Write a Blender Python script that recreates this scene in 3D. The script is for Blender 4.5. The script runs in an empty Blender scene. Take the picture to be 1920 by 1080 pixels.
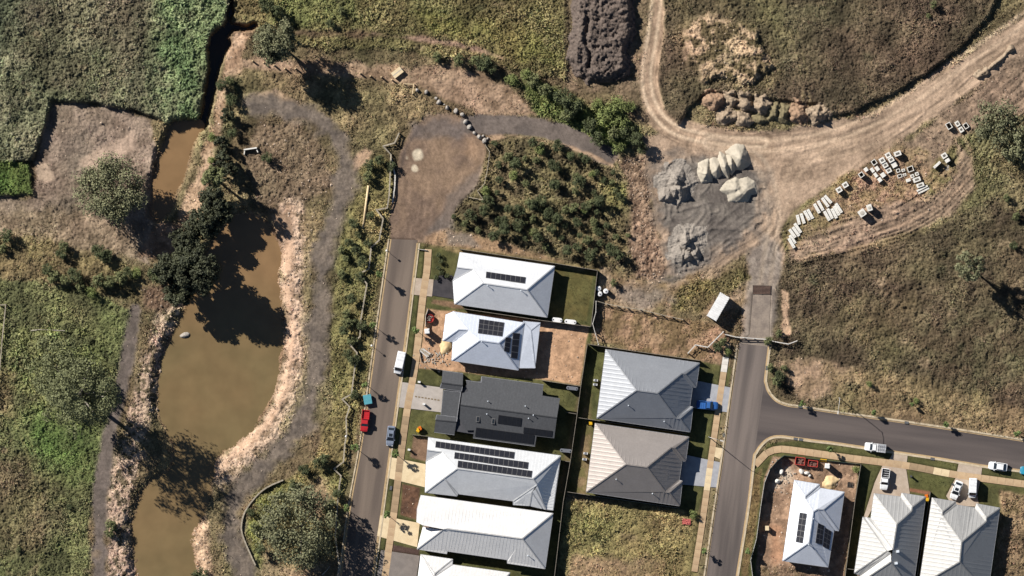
import bpy, bmesh, math, random
import numpy as np
from mathutils import Vector

random.seed(7)
rng = np.random.default_rng(11)
S = 0.12                                   # metres on the ground for one survey unit (map unit)
SC = bpy.context.scene
COL = SC.collection

# ------------------------------------------------------------------ camera, sky, sun, exposure
CAM_H = 2500.0
cd = bpy.data.cameras.new('survey_camera')
cam = bpy.data.objects.new('survey_camera', cd)
COL.objects.link(cam)
cam.location = (0, 0, CAM_H)
cam.rotation_euler = (0, 0, 0)
cd.sensor_width = 36.0
cd.lens = 36.0 * CAM_H / (1920 * S)
cd.clip_start = 10.0
cd.clip_end = 9000.0
SC.camera = cam

SUN_EL, SUN_AZ = math.radians(31.5), math.radians(-51.5)      # azimuth clockwise from +Y: north-west
sdir = Vector((math.sin(SUN_AZ) * math.cos(SUN_EL), math.cos(SUN_AZ) * math.cos(SUN_EL), math.sin(SUN_EL)))
w = bpy.data.worlds.new('World')
SC.world = w
w.use_nodes = True
nt = w.node_tree
bg = nt.nodes['Background']
sky = nt.nodes.new('ShaderNodeTexSky')
sky.sky_type = 'NISHITA'
sky.sun_disc = False
sky.sun_elevation = SUN_EL
sky.sun_rotation = SUN_AZ
sky.air_density = 0.7
sky.dust_density = 0.3
sky.altitude = 1500
nt.links.new(sky.outputs[0], bg.inputs[0])
bg.inputs[1].default_value = 0.05
ld = bpy.data.lights.new('sun', 'SUN')
ld.energy = 5.0
ld.angle = math.radians(0.5)
ld.color = (1.0, 0.965, 0.915)
sun = bpy.data.objects.new('sun', ld)
COL.objects.link(sun)
sun.location = (-200, 150, 300)
sun.rotation_euler = (-sdir).to_track_quat('-Z', 'Y').to_euler()
vs = SC.view_settings
vs.view_transform = 'Standard'
vs.look = 'None'
vs.exposure = 0.76
vs.gamma = 1.0
vs.use_curve_mapping = False

# ------------------------------------------------------------------ helpers
KLIT = 1.32      # how much light a flat sunlit surface returns, used to turn survey tones into base colours
def s2l(c):
    c = np.asarray(c, float) / 255.0
    return np.where(c <= 0.04045, c / 12.92, ((c + 0.055) / 1.055) ** 2.4)
def C(r, g, b):
    return tuple(np.clip(s2l((r, g, b)) / KLIT, 0.004, 0.82))
def P(px, py, z=0.0):
    return ((px - 960) * S, (540 - py) * S, z)
def sm(e0, e1, x):
    t = np.clip((x - e0) / (e1 - e0 + 1e-9), 0, 1)
    return t * t * (3 - 2 * t)

_tabs = {}
def vnoise(X, Y, wl, seed=0):
    if seed not in _tabs:
        _tabs[seed] = np.random.default_rng(1000 + seed).random((257, 263)).astype(np.float32)
    T = _tabs[seed]
    x = X / wl + seed * 17.3 + 500; y = Y / wl + seed * 9.1 + 500
    xi = np.floor(x).astype(np.int32); yi = np.floor(y).astype(np.int32)
    fx = (x - xi).astype(np.float32); fy = (y - yi).astype(np.float32)
    fx = fx * fx * (3 - 2 * fx); fy = fy * fy * (3 - 2 * fy)
    x0 = xi % 257; x1 = (xi + 1) % 257; y0 = yi % 263; y1 = (yi + 1) % 263
    return (T[x0, y0] * (1 - fx) + T[x1, y0] * fx) * (1 - fy) + (T[x0, y1] * (1 - fx) + T[x1, y1] * fx) * fy
def fbm(X, Y, wl, seed=0, octv=3):
    r = 0; a = 1.0; t = 0
    for k in range(octv):
        r = r + a * vnoise(X, Y, wl / 2 ** k, seed + k * 7); t += a; a *= 0.55
    return r / t

# ---- materials
def mat(name, col, rough=0.85, var=0.12, scale=1.5, col2=None, metallic=0.0, bump=0.0, bscale=None, spec=0.3, attr=None, coords='Object', detail=3, objrand=0.0, stretch=None):
    m = bpy.data.materials.new(name)
    m.use_nodes = True
    n = m.node_tree.nodes; L = m.node_tree.links
    b = n['Principled BSDF']
    b.inputs['Roughness'].default_value = rough
    b.inputs['Metallic'].default_value = metallic
    b.inputs['Specular IOR Level'].default_value = spec
    tc = n.new('ShaderNodeTexCoord')
    nz = n.new('ShaderNodeTexNoise')
    nz.inputs['Scale'].default_value = scale
    nz.inputs['Detail'].default_value = detail
    if stretch:
        m1 = n.new('ShaderNodeMapping'); m1.inputs['Rotation'].default_value = (0, 0, -stretch[0])
        m2 = n.new('ShaderNodeMapping'); m2.inputs['Scale'].default_value = (stretch[1], stretch[2], 1)
        L.new(tc.outputs[coords], m1.inputs['Vector']); L.new(m1.outputs[0], m2.inputs['Vector']); L.new(m2.outputs[0], nz.inputs['Vector'])
    else:
        L.new(tc.outputs[coords], nz.inputs['Vector'])
    if attr:
        at = n.new('ShaderNodeAttribute'); at.attribute_name = attr
        src = at.outputs['Color']
    else:
        mx = n.new('ShaderNodeMix'); mx.data_type = 'RGBA'
        c2 = col2 if col2 else tuple(min(1, c * 0.8) for c in col)
        mx.inputs[6].default_value = (*col, 1); mx.inputs[7].default_value = (*c2, 1)
        r0 = n.new('ShaderNodeMapRange'); r0.inputs['From Min'].default_value = 0.35; r0.inputs['From Max'].default_value = 0.65
        L.new(nz.outputs['Fac'], r0.inputs['Value']); L.new(r0.outputs[0], mx.inputs[0])
        src = mx.outputs[2]
    hv = n.new('ShaderNodeHueSaturation')
    nz2 = n.new('ShaderNodeTexNoise'); nz2.inputs['Scale'].default_value = scale * 5.3; nz2.inputs['Detail'].default_value = 2
    L.new(tc.outputs[coords], nz2.inputs['Vector'])
    mr = n.new('ShaderNodeMapRange')
    mr.inputs['From Min'].default_value = 0.3; mr.inputs['From Max'].default_value = 0.7
    mr.inputs['To Min'].default_value = 1 - var; mr.inputs['To Max'].default_value = 1 + var
    L.new(nz2.outputs['Fac'], mr.inputs['Value'])
    vsrc = mr.outputs[0]
    if objrand:
        oi = n.new('ShaderNodeObjectInfo')
        m2 = n.new('ShaderNodeMapRange'); m2.inputs['To Min'].default_value = 1 - objrand; m2.inputs['To Max'].default_value = 1 + objrand
        L.new(oi.outputs['Random'], m2.inputs['Value'])
        mm = n.new('ShaderNodeMath'); mm.operation = 'MULTIPLY'
        L.new(vsrc, mm.inputs[0]); L.new(m2.outputs[0], mm.inputs[1]); vsrc = mm.outputs[0]
    L.new(vsrc, hv.inputs['Value'])
    L.new(src, hv.inputs['Color'])
    L.new(hv.outputs['Color'], b.inputs['Base Color'])
    if bump:
        bp = n.new('ShaderNodeBump'); bp.inputs['Strength'].default_value = bump; bp.inputs['Distance'].default_value = 0.15
        nb = n.new('ShaderNodeTexNoise'); nb.inputs['Scale'].default_value = bscale or scale * 3; nb.inputs['Detail'].default_value = 3
        L.new(tc.outputs[coords], nb.inputs['Vector']); L.new(nb.outputs['Fac'], bp.inputs['Height']); L.new(bp.outputs[0], b.inputs['Normal'])
    return m

# ---- mesh builder
class MB:
    def __init__(s):
        s.v = []; s.f = []; s.m = []
    def add(s, v, f, mi=0):
        o = len(s.v)
        s.v += [tuple(map(float, q)) for q in v]
        s.f += [tuple(o + i for i in q) for q in f]; s.m += [mi] * len(f)
        return s
    def box(s, c, d, rz=0.0, mi=0, top=1.0):
        hx, hy, hz = d[0] / 2, d[1] / 2, d[2] / 2
        cs, sn = math.cos(rz), math.sin(rz)
        v = []
        for z in (-1, 1):
            k = top if z > 0 else 1.0
            for x, y in ((-1, -1), (1, -1), (1, 1), (-1, 1)):
                a, b = x * hx * k, y * hy * k
                v.append((c[0] + a * cs - b * sn, c[1] + a * sn + b * cs, c[2] + z * hz))
        return s.add(v, [(3, 2, 1, 0), (4, 5, 6, 7), (0, 1, 5, 4), (1, 2, 6, 5), (2, 3, 7, 6), (3, 0, 4, 7)], mi)
    def prism(s, poly, z0, z1, mi=0):
        n = len(poly)
        a = sum(poly[i][0] * poly[(i + 1) % n][1] - poly[(i + 1) % n][0] * poly[i][1] for i in range(n))
        if a < 0: poly = poly[::-1]
        zt = z1 if hasattr(z1, '__len__') else [z1] * n
        v = [(p[0], p[1], z0) for p in poly] + [(p[0], p[1], zt[i]) for i, p in enumerate(poly)]
        f = [tuple(range(n - 1, -1, -1)), tuple(range(n, 2 * n))] + [(i, (i + 1) % n, n + (i + 1) % n, n + i) for i in range(n)]
        return s.add(v, f, mi)
    def bar(s, a, b, wd, ht, mi=0):
        a = Vector(a); b = Vector(b); d = b - a
        if d.length < 1e-6: return s
        d.normalize()
        up = Vector((0, 0, 1)) if abs(d.z) < 0.95 else Vector((1, 0, 0))
        r = d.cross(up).normalized(); u = r.cross(d).normalized()
        v = []
        for q in (a, b):
            for x, y in ((-1, -1), (1, -1), (1, 1), (-1, 1)):
                v.append(q + r * (x * wd / 2) + u * (y * ht / 2))
        return s.add(v, [(0, 1, 2, 3), (7, 6, 5, 4), (0, 4, 5, 1), (1, 5, 6, 2), (2, 6, 7, 3), (3, 7, 4, 0)], mi)
    def tube(s, pts, rad, n=7, mi=0):
        rings = []
        o = len(s.v)
        for i, p in enumerate(pts):
            p = Vector(p)
            d = Vector(pts[min(i + 1, len(pts) - 1)]) - Vector(pts[max(i - 1, 0)])
            d = d.normalized() if d.length > 1e-6 else Vector((0, 0, 1))
            up = Vector((0, 0, 1)) if abs(d.z) < 0.9 else Vector((1, 0, 0))
            r = d.cross(up).normalized(); u = r.cross(d)
            for k in range(n):
                t = 2 * math.pi * k / n
                s.v.append(tuple(p + (r * math.cos(t) + u * math.sin(t)) * rad[i]))
        fs = []
        for i in range(len(pts) - 1):
            for k in range(n):
                fs.append((o + i * n + k, o + i * n + (k + 1) % n, o + (i + 1) * n + (k + 1) % n, o + (i + 1) * n + k))
        fs.append(tuple(o + k for k in range(n - 1, -1, -1)))
        fs.append(tuple(o + (len(pts) - 1) * n + k for k in range(n)))
        s.f += fs; s.m += [mi] * len(fs)
        return s
    def lathe(s, prof, n=16, c=(0, 0), mi=0):
        o = len(s.v)
        for r, z in prof:
            for k in range(n):
                t = 2 * math.pi * k / n
                s.v.append((c[0] + r * math.cos(t), c[1] + r * math.sin(t), z))
        fs = []
        for i in range(len(prof) - 1):
            for k in range(n):
                fs.append((o + i * n + k, o + i * n + (k + 1) % n, o + (i + 1) * n + (k + 1) % n, o + (i + 1) * n + k))
        fs.append(tuple(o + k for k in range(n - 1, -1, -1)))
        fs.append(tuple(o + (len(prof) - 1) * n + k for k in range(n)))
        s.f += fs; s.m += [mi] * len(fs)
        return s
    def mesh(s, name, mats, org=(0, 0, 0), smooth=False):
        me = bpy.data.meshes.new(name)
        me.from_pydata([(v[0] - org[0], v[1] - org[1], v[2] - org[2]) for v in s.v], [], s.f)
        for mt in (mats if isinstance(mats, (list, tuple)) else [mats]): me.materials.append(mt)
        if any(s.m): me.polygons.foreach_set('material_index', s.m)
        if smooth: me.polygons.foreach_set('use_smooth', [True] * len(s.f))
        me.update()
        return me
    def obj(s, name, mats, parent=None, org=(0, 0, 0), smooth=False, at=None):
        o = bpy.data.objects.new(name, s.mesh(name, mats, org, smooth))
        COL.objects.link(o)
        if parent is not None: o.parent = parent
        if at is not None: o.location = at
        return o

def tag(o, label=None, cat=None, group=None, kind=None):
    if label: o['label'] = label
    if cat: o['category'] = cat
    if group: o['group'] = group
    if kind: o['kind'] = kind
    return o
def thing(name, label, cat, loc=(0, 0, 0), rz=0.0, group=None):
    o = bpy.data.objects.new(name, None)
    COL.objects.link(o)
    o.empty_display_size = 0.2
    o.location = loc; o.rotation_euler = (0, 0, rz)
    return tag(o, label, cat, group)
def dup(root, loc, rz=0.0, scale=1.0, label=None, group=None):
    r = root.copy(); COL.objects.link(r)
    r.location = loc; r.rotation_euler = (0, 0, rz)
    r.scale = (scale,) * 3 if not hasattr(scale, '__len__') else scale
    if label: r['label'] = label
    if group: r['group'] = group
    for ch in list(root.children):
        c = ch.copy(); COL.objects.link(c); c.parent = r
        for g in list(ch.children):
            d = g.copy(); COL.objects.link(d); d.parent = c
    return r

# ------------------------------------------------------------------ terrain fields on a survey grid
STEP = 2.0
gx = np.arange(-60, 1982, STEP); gy = np.arange(-60, 1142, STEP)
NX, NY = len(gx), len(gy)
GX, GY = np.meshgrid(gx, gy)                    # [row, col]
GX = GX.astype(np.float32); GY = GY.astype(np.float32)
WB = (vnoise(GX, GY, 26, 1) - 0.5) * 1.3 + (vnoise(GX, GY, 9, 2) - 0.5) * 0.7      # edge wobble field
RGB = np.zeros((NY, NX, 3), np.float32)
AMP = np.zeros((NY, NX), np.float32)            # roughness of the ground, metres
DEN = np.zeros((NY, NX), np.float32)            # tufts per square metre
TH = np.full((NY, NX), 0.35, np.float32)        # tuft height
ZZ = np.zeros((NY, NX), np.float32)
STN = np.zeros((NY, NX), np.float32)            # loose stones per square metre
CLS = np.zeros((NY, NX), np.int8)
CLSN = ['ground', 'dirt_road', 'gravel_path', 'gravel_yard', 'creek_bank', 'dirt_track']

def bbox(pts, m):
    xs = [p[0] for p in pts]; ys = [p[1] for p in pts]
    i0 = int(np.clip((min(xs) - m - gx[0]) / STEP, 0, NX)); i1 = int(np.clip((max(xs) + m - gx[0]) / STEP + 1, 0, NX))
    j0 = int(np.clip((min(ys) - m - gy[0]) / STEP, 0, NY)); j1 = int(np.clip((max(ys) + m - gy[0]) / STEP + 1, 0, NY))
    return slice(j0, j1), slice(i0, i1)
def seg_d(X, Y, a, b):
    dx, dy = b[0] - a[0], b[1] - a[1]
    L2 = dx * dx + dy * dy + 1e-9
    t = np.clip(((X - a[0]) * dx + (Y - a[1]) * dy) / L2, 0, 1)
    return np.hypot(X - a[0] - t * dx, Y - a[1] - t * dy)
def poly_sdf(X, Y, pts):
    d = np.full(X.shape, 1e9, np.float32); ins = np.zeros(X.shape, bool)
    n = len(pts)
    for i in range(n):
        a, b = pts[i], pts[(i + 1) % n]
        d = np.minimum(d, seg_d(X, Y, a, b))
        if a[1] != b[1]:
            c = ((a[1] > Y) != (b[1] > Y)) & (X < (b[0] - a[0]) * (Y - a[1]) / (b[1] - a[1]) + a[0])
            ins ^= c
    return np.where(ins, -d, d)                 # negative inside
def line_sdf(X, Y, pts):
    d = np.full(X.shape, 1e9, np.float32); sd = np.zeros(X.shape, np.float32)
    for a, b in zip(pts[:-1], pts[1:]):
        q = seg_d(X, Y, a, b)
        cr = (b[0] - a[0]) * (Y - a[1]) - (b[1] - a[1]) * (X - a[0])
        k = q < d
        sd = np.where(k, np.sign(cr) * q, sd); d = np.where(k, q, d)
    return d, sd
def catmull(pts, n=6, closed=False):
    out = []
    m = len(pts)
    rg = range(m) if closed else range(m - 1)
    for i in rg:
        p0 = pts[(i - 1) % m] if closed or i > 0 else pts[0]
        p1 = pts[i]; p2 = pts[(i + 1) % m]
        p3 = pts[(i + 2) % m] if closed or i + 2 < m else pts[-1]
        for k in range(n):
            t = k / n
            out.append(tuple(0.5 * (2 * p1[j] + (p2[j] - p0[j]) * t + (2 * p0[j] - 5 * p1[j] + 4 * p2[j] - p3[j]) * t * t + (3 * p1[j] - p0[j] - 3 * p2[j] + p3[j]) * t ** 3) for j in (0, 1)))
    if not closed: out.append(tuple(pts[-1]))
    return out

def paint(sl, wgt, c1, c2, wl, seed, amp, den, th, stn, cls, thr=0.5, sharp=0.18):
    X, Y = GX[sl], GY[sl]
    k = sm(thr - sharp, thr + sharp, fbm(X, Y, wl, seed, 4))[..., None]
    c = np.array(c1, np.float32) * (1 - k) + np.array(c2, np.float32) * k
    W3 = wgt[..., None]
    RGB[sl] = RGB[sl] * (1 - W3) + c * W3
    for A, v in ((AMP, amp), (DEN, den), (TH, th), (STN, stn)):
        if v is not None: A[sl] = A[sl] * (1 - wgt) + v * wgt
    if cls is not None: CLS[sl] = np.where(wgt > 0.5, cls, CLS[sl])
_sd = [20]
def zone(pts, c1, c2=None, soft=5, wob=8, wl=40, amp=None, den=None, th=None, stn=None, cls=None, a=1.0, width=None, rise=0.0, smooth=False, thr=0.5, sharp=0.18, rsoft=3):
    """tint a region of the ground; width=None: polygon, else a band along a line"""
    _sd[0] += 1
    if smooth: pts = catmull(pts, 6, closed=width is None)
    sl = bbox(pts, soft + wob + (width or 0) + 12)
    X, Y = GX[sl], GY[sl]
    d = poly_sdf(X, Y, pts) if width is None else line_sdf(X, Y, pts)[0] - width / 2
    d = d + WB[sl] * wob
    wgt = (1 - sm(-soft, soft, d)) * a
    paint(sl, wgt.astype(np.float32), c1, c2 or c1, wl, _sd[0], amp, den, th, stn, cls, thr, sharp)
    if rise: ZZ[sl] += (1 - sm(-rsoft, rsoft, d)) * rise
    return sl, d
# ------------------------------------------------------------------ ground cover
DRY, DRY2 = C(128, 114, 84), C(96, 84, 62)
OLV, OLV2 = C(122, 118, 78), C(92, 86, 60)
GRN, GRN2 = C(112, 128, 72), C(84, 96, 58)
DIRT, DIRT2 = C(158, 134, 108), C(126, 104, 82)
SAND, SAND2 = C(208, 176, 144), C(168, 136, 110)
GREY, GREY2 = C(112, 104, 97), C(96, 88, 82)
RGB[:] = DRY
full = (slice(0, NY), slice(0, NX))
paint(full, np.ones((NY, NX), np.float32), DRY, DRY2, 70, 3, 0.16, 5, 0.35, 0, 0)
# tall weeds in the north-west, standing above the clearing and the creek
weed = [(-80, -80), (440, -80), (434, 5), (425, 40), (396, 66), (396, 110), (388, 150), (370, 236), (322, 234), (284, 216), (240, 204), (160, 190), (96, 189), (82, 240), (66, 290), (62, 302), (-80, 300)]
zone(weed, C(134, 132, 102), C(98, 98, 74), 3, 5, 40, 0.34, 6, 0.38, rise=1.5)
zone([(320, -80), (450, -80), (430, 40), (400, 70), (402, 110), (390, 150), (376, 240), (330, 240), (300, 150), (290, 60)], C(138, 152, 106), C(104, 120, 82), 30, 40, 26, 0.42, 6, 0.42)
zone([(-80, -80), (80, -80), (50, 60), (-80, 150)], C(104, 108, 84), C(82, 88, 68), 30, 30, 26, None, None, None, a=0.7)
zone([(120, 130), (200, 110), (260, 190), (150, 188)], C(116, 124, 86), C(90, 98, 70), 24, 26, 20, None, None, None, a=0.6)
zone([(60, -80), (290, -80), (270, 100), (200, 180), (60, 180), (30, 60)], C(116, 106, 84), C(92, 84, 66), 30, 30, 60, None, None, None, a=0.6)
zone([(-80, 300), (56, 305), (62, 366), (-80, 362)], C(108, 122, 68), C(84, 100, 54), 3, 5, 25, 0.3, 8, 0.5, rise=0.9)
# clearing and the bare ground south of it
zone([(98, 194), (160, 194), (240, 208), (285, 222), (290, 270), (284, 340), (290, 420), (280, 500), (210, 470), (150, 470), (60, 440), (-80, 440), (-80, 370), (62, 370), (66, 300), (84, 240)], C(162, 143, 123), C(126, 110, 93), 4, 7, 26, 0.13, 1.8, 0.2, 0.1)
zone([(130, 230), (190, 225), (230, 270), (210, 330), (130, 340), (110, 290)], C(126, 112, 98), C(150, 132, 114), 14, 20, 20, 0.14, 2, 0.2, a=0.7)
zone([(62, 300), (95, 305), (100, 335), (70, 345)], C(190, 166, 140), None, 5, 6, 30, 0.04, 0.2, a=0.9)
zone([(150, 300), (250, 250), (252, 275), (170, 322)], C(196, 170, 146), None, 6, 7, 30, 0.04, 0.2, a=0.8)
zone([(60, 385), (140, 370), (150, 410), (70, 425)], C(108, 98, 84), C(90, 80, 68), 12, 16, 24, 0.2, 3, 0.3, a=0.8)
zone([(-80, 385), (60, 385), (150, 395), (260, 430), (270, 500), (150, 480), (-80, 450)], C(158, 138, 112), C(118, 102, 80), 16, 18, 14, 0.16, 2.6, 0.25, 0.1, a=0.85)
zone([(-80, 440), (60, 440), (150, 468), (260, 500), (270, 560), (200, 560), (90, 530), (-80, 520)], C(134, 120, 84), C(104, 92, 66), 14, 18, 30, 0.22, 4, 0.3)
# west field
zone([(-80, 520), (90, 528), (200, 556), (250, 582), (238, 680), (212, 780), (196, 870), (170, 960), (168, 1180), (-80, 1180)], C(120, 122, 80), C(92, 93, 63), 5, 10, 40, 0.26, 6, 0.4)
zone([(20, 620), (130, 605), (215, 640), (205, 730), (150, 780), (60, 770), (10, 700)], C(122, 126, 80), C(96, 98, 66), 18, 20, 18, 0.34, 6, 0.5)
zone([(60, 760), (165, 790), (170, 900), (110, 900), (60, 840)], C(106, 124, 68), C(88, 98, 58), 22, 20, 30, None, None, None, a=0.7)
zone([(-80, 850), (60, 860), (110, 960), (60, 1040), (-80, 1040)], C(124, 108, 82), C(100, 86, 66), 26, 26, 34, None, None, None, a=0.6)
zone([(-80, 690), (20, 700), (25, 780), (-80, 800)], C(160, 138, 104), C(124, 108, 78), 14, 12, 24, None, None, None, a=0.7)
# north centre
zone([(436, -80), (1062, -80), (1062, 150), (960, 132), (900, 108), (700, 92), (560, 88), (470, 48), (432, 30)], C(136, 126, 86), C(104, 95, 64), 5, 9, 50, 0.3, 6, 0.5, rise=0.45, rsoft=5)
zone([(480, -60), (640, -60), (690, 40), (600, 50), (500, 44)], C(128, 130, 82), C(100, 104, 64), 18, 20, 26, None, None, None, a=0.7)
zone([(780, 20), (1000, 60), (1060, 120), (960, 110), (820, 60)], C(134, 128, 76), C(106, 100, 60), 20, 22, 26, None, None, None, a=0.7)
zone([(520, 62), (640, 62), (800, 74), (900, 92)], C(88, 70, 58), C(112, 92, 72), 5, 8, 22, 0.2, 2, 0.25, width=11, a=0.8)
zone([(700, 62), (860, 82), (940, 108)], C(168, 138, 118), None, 4, 6, 22, 0.1, 1, 0.2, width=7, a=0.6)
zone([(450, 108), (560, 108), (660, 118), (780, 122), (900, 132), (960, 170), (1010, 215), (900, 222), (860, 196), (800, 170), (700, 150), (560, 140), (460, 130)], C(166, 140, 114), C(130, 108, 86), 6, 10, 26, 0.12, 1.6, 0.25)
zone([(440, 130), (560, 140), (700, 150), (780, 165), (850, 205), (760, 250), (735, 300), (680, 270), (630, 250), (560, 195), (480, 190), (450, 230), (440, 330), (450, 400), (540, 400), (600, 380), (620, 420), (560, 460), (450, 440), (420, 300)], C(148, 130, 96), C(112, 98, 72), 8, 12, 22, 0.2, 4.5, 0.3)
zone([(486, 222), (560, 235), (610, 280), (620, 350), (560, 390), (480, 380), (460, 300)], C(136, 118, 94), C(110, 94, 74), 8, 12, 16, 0.2, 3, 0.25, 0.4)
zone([(470, 180), (520, 170), (570, 195), (560, 205), (500, 192)], SAND, DIRT, 6, 6, 20, 0.05, 0.4, a=0.8)
zone([(660, 300), (684, 275), (700, 282), (684, 330), (668, 345)], C(198, 164, 134), None, 4, 5, 20, 0.04, 0.3, a=0.85)
# strip between gravel path and the west street
zone([(660, 330), (705, 290), (735, 300), (735, 440), (705, 560), (690, 700), (660, 840), (640, 960), (625, 1180), (480, 1180), (470, 1040), (470, 960), (540, 900), (590, 860), (620, 760), (622, 620), (632, 480), (650, 400)], C(146, 134, 90), C(112, 102, 68), 4, 7, 26, 0.22, 6, 0.36)
zone([(636, 470), (716, 430), (700, 560), (640, 600), (625, 520)], C(124, 124, 78), C(100, 100, 64), 20, 18, 22, None, None, None, a=0.6)
zone([(560, 930), (600, 900), (625, 940), (600, 980), (560, 950)], C(170, 140, 116), C(140, 116, 94), 12, 14, 18, 0.1, 1.5, 0.2, a=0.7)
zone([(480, 1010), (560, 1060), (640, 1030), (640, 1180), (490, 1180)], C(150, 128, 104), C(118, 102, 80), 16, 16, 18, 0.14, 3, 0.3, a=0.7)
zone([(478, 930), (540, 905), (520, 960), (490, 1010), (486, 1060), (460, 1000)], C(136, 140, 78), C(108, 110, 64), 10, 12, 20, 0.26, 7, 0.4, a=0.8)
# creek banks
BANKE = [(548, 392), (552, 430), (548, 500), (552, 580), (556, 650), (543, 728), (508, 796), (450, 848), (412, 890)]
zone(BANKE, C(208, 180, 152), C(138, 118, 95), 12, 22, 9, 0.2, 1.6, 0.22, 2.0, cls=4, width=44, smooth=True, thr=0.57, sharp=0.07)
zone([(x - 8, y) for x, y in BANKE], C(204, 170, 140), C(178, 147, 120), 8, 9, 30, 0.08, 0.4, 0.2, 0.8, cls=4, width=16, smooth=True, a=0.85)
zone([(588, 380), (580, 470), (575, 560), (578, 650), (568, 740), (535, 800)], C(166, 150, 110), C(134, 118, 88), 8, 10, 14, 0.18, 4, 0.28, 1.0, width=20, smooth=True, a=0.75)
BANKW = [(352, 545), (318, 580), (298, 640), (280, 720), (258, 800), (238, 860), (222, 930), (222, 1010), (236, 1160)]
zone(BANKW, C(190, 165, 140), C(108, 97, 75), 10, 16, 9, 0.22, 3.4, 0.3, 1.8, cls=4, width=46, smooth=True, thr=0.53, sharp=0.08)
zone([(430, 96), (418, 140), (398, 220), (376, 300), (352, 370), (330, 410), (350, 430), (385, 400), (404, 330), (420, 240), (438, 160), (455, 110), (470, 60), (440, 62)], C(206, 174, 142), C(164, 134, 106), 5, 9, 24, 0.12, 1.2, 0.25, 0.6, cls=4)
zone([(436, 150), (425, 240), (405, 330), (385, 420)], C(92, 92, 62), C(76, 76, 54), 7, 9, 16, 0.3, 5, 0.5, width=22, smooth=True, a=0.85)
zone([(365, 980), (372, 1060), (390, 1140)], C(198, 168, 136), C(160, 134, 108), 7, 8, 10, 0.2, 2, 0.3, 2.5, cls=4, width=44, a=0.95)
zone([(270, 540), (350, 520), (352, 560), (300, 590), (262, 580)], C(128, 104, 84), C(104, 84, 68), 8, 10, 16, 0.2, 1.5, 0.3, 1)
zone([(290, 420), (350, 410), (330, 470), (290, 490), (255, 480)], C(176, 142, 116), C(144, 116, 92), 8, 10, 16, 0.1, 1, 0.25, 0.5)
zone([(512, 404), (540, 398), (546, 430), (528, 450), (518, 470)], C(166, 138, 112), C(146, 120, 96), 5, 5, 20, 0.04, 0.1, cls=4)
# gravel paths
PE = [(480, 200), (540, 203), (590, 218), (626, 258), (645, 300), (646, 345), (628, 400), (608, 470), (597, 560), (593, 650), (586, 740), (560, 806), (510, 858), (460, 908), (436, 958), (438, 1010), (462, 1075), (480, 1150)]
zone(PE, C(128, 115, 101), C(104, 94, 84), 11, 16, 16, 0.06, 0.15, 0.2, 0.05, cls=2, width=34, smooth=True)
PW = [(254, 584), (246, 640), (226, 730), (206, 820), (192, 900), (186, 1000), (184, 1160)]
zone(PW, C(120, 108, 98), C(104, 94, 85), 5, 7, 18, 0.04, 0.15, 0.2, 0.05, cls=2, width=26, smooth=True)
zone([(598, 860), (640, 420), (655, 360)], C(160, 142, 108), None, 2, 3, 20, None, None, None, width=2, a=0.0)
# turnaround at the end of the west street
TURN = [(733, 452), (740, 350), (752, 280), (785, 228), (830, 212), (876, 226), (906, 262), (912, 300), (890, 350), (856, 392), (838, 432), (800, 452)]
zone(TURN, C(146, 122, 99), C(124, 104, 88), 4, 4, 46, 0.035, 0.05, 0.2, 0.0, cls=3, smooth=True)
zone([(770, 232), (830, 214), (880, 236), (880, 262), (820, 256), (770, 262)], C(112, 102, 95), None, 10, 12, 30, None, 0, cls=3, a=0.8)
zone([(800, 440), (840, 370), (905, 310), (890, 370), (850, 440)], C(112, 102, 93), C(126, 112, 100), 8, 10, 30, None, 0, a=0.8)
zone([(790, 235), (760, 280), (748, 330)], C(88, 78, 72), None, 4, 4, 30, None, 0, width=6, a=0.7)
zone([(870, 250), (905, 270), (895, 305), (870, 290)], C(174, 142, 112), None, 8, 10, 30, None, 0, a=0.6)
zone([(840, 430), (930, 446), (1000, 470), (1060, 486), (1060, 500), (960, 480), (860, 468), (800, 465), (800, 445)], C(164, 134, 104), C(134, 112, 84), 6, 9, 18, 0.1, 1.6, 0.22, 0.3)
zone([(838, 432), (880, 440), (900, 462), (840, 458)], C(138, 126, 112), None, 6, 6, 20, 0.06, 0.3, stn=1, a=0.8)
# revegetation plot and the path north of it
zone([(915, 262), (960, 258), (1040, 262), (1120, 300), (1150, 320), (1178, 345), (1182, 430), (1205, 512), (1150, 520), (1060, 488), (1000, 472), (930, 448), (848, 426), (845, 402), (900, 345)], C(124, 112, 80), C(90, 80, 60), 5, 8, 16, 0.28, 4, 0.36)
zone([(1120, 330), (1175, 340), (1180, 400), (1130, 400)], C(146, 142, 88), C(118, 112, 70), 14, 14, 20, None, None, None, a=0.7)
zone([(960, 145), (1050, 165), (1110, 200), (1180, 180), (1200, 250), (1150, 285), (1090, 250), (1010, 215)], C(128, 136, 80), C(98, 106, 62), 9, 14, 24, 0.36, 7, 0.6)
zone([(880, 232), (940, 234), (1010, 240), (1070, 258), (1140, 292)], C(122, 110, 100), C(106, 96, 88), 3, 4, 30, 0.03, 0.1, 0.2, 0.0, cls=2, width=37, smooth=True)
zone([(905, 262), (960, 254), (1010, 262), (1050, 270), (1110, 292), (1150, 312)], C(196, 164, 132), C(160, 132, 106), 3, 5, 20, 0.05, 0.5, width=6, a=0.8)
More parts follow.
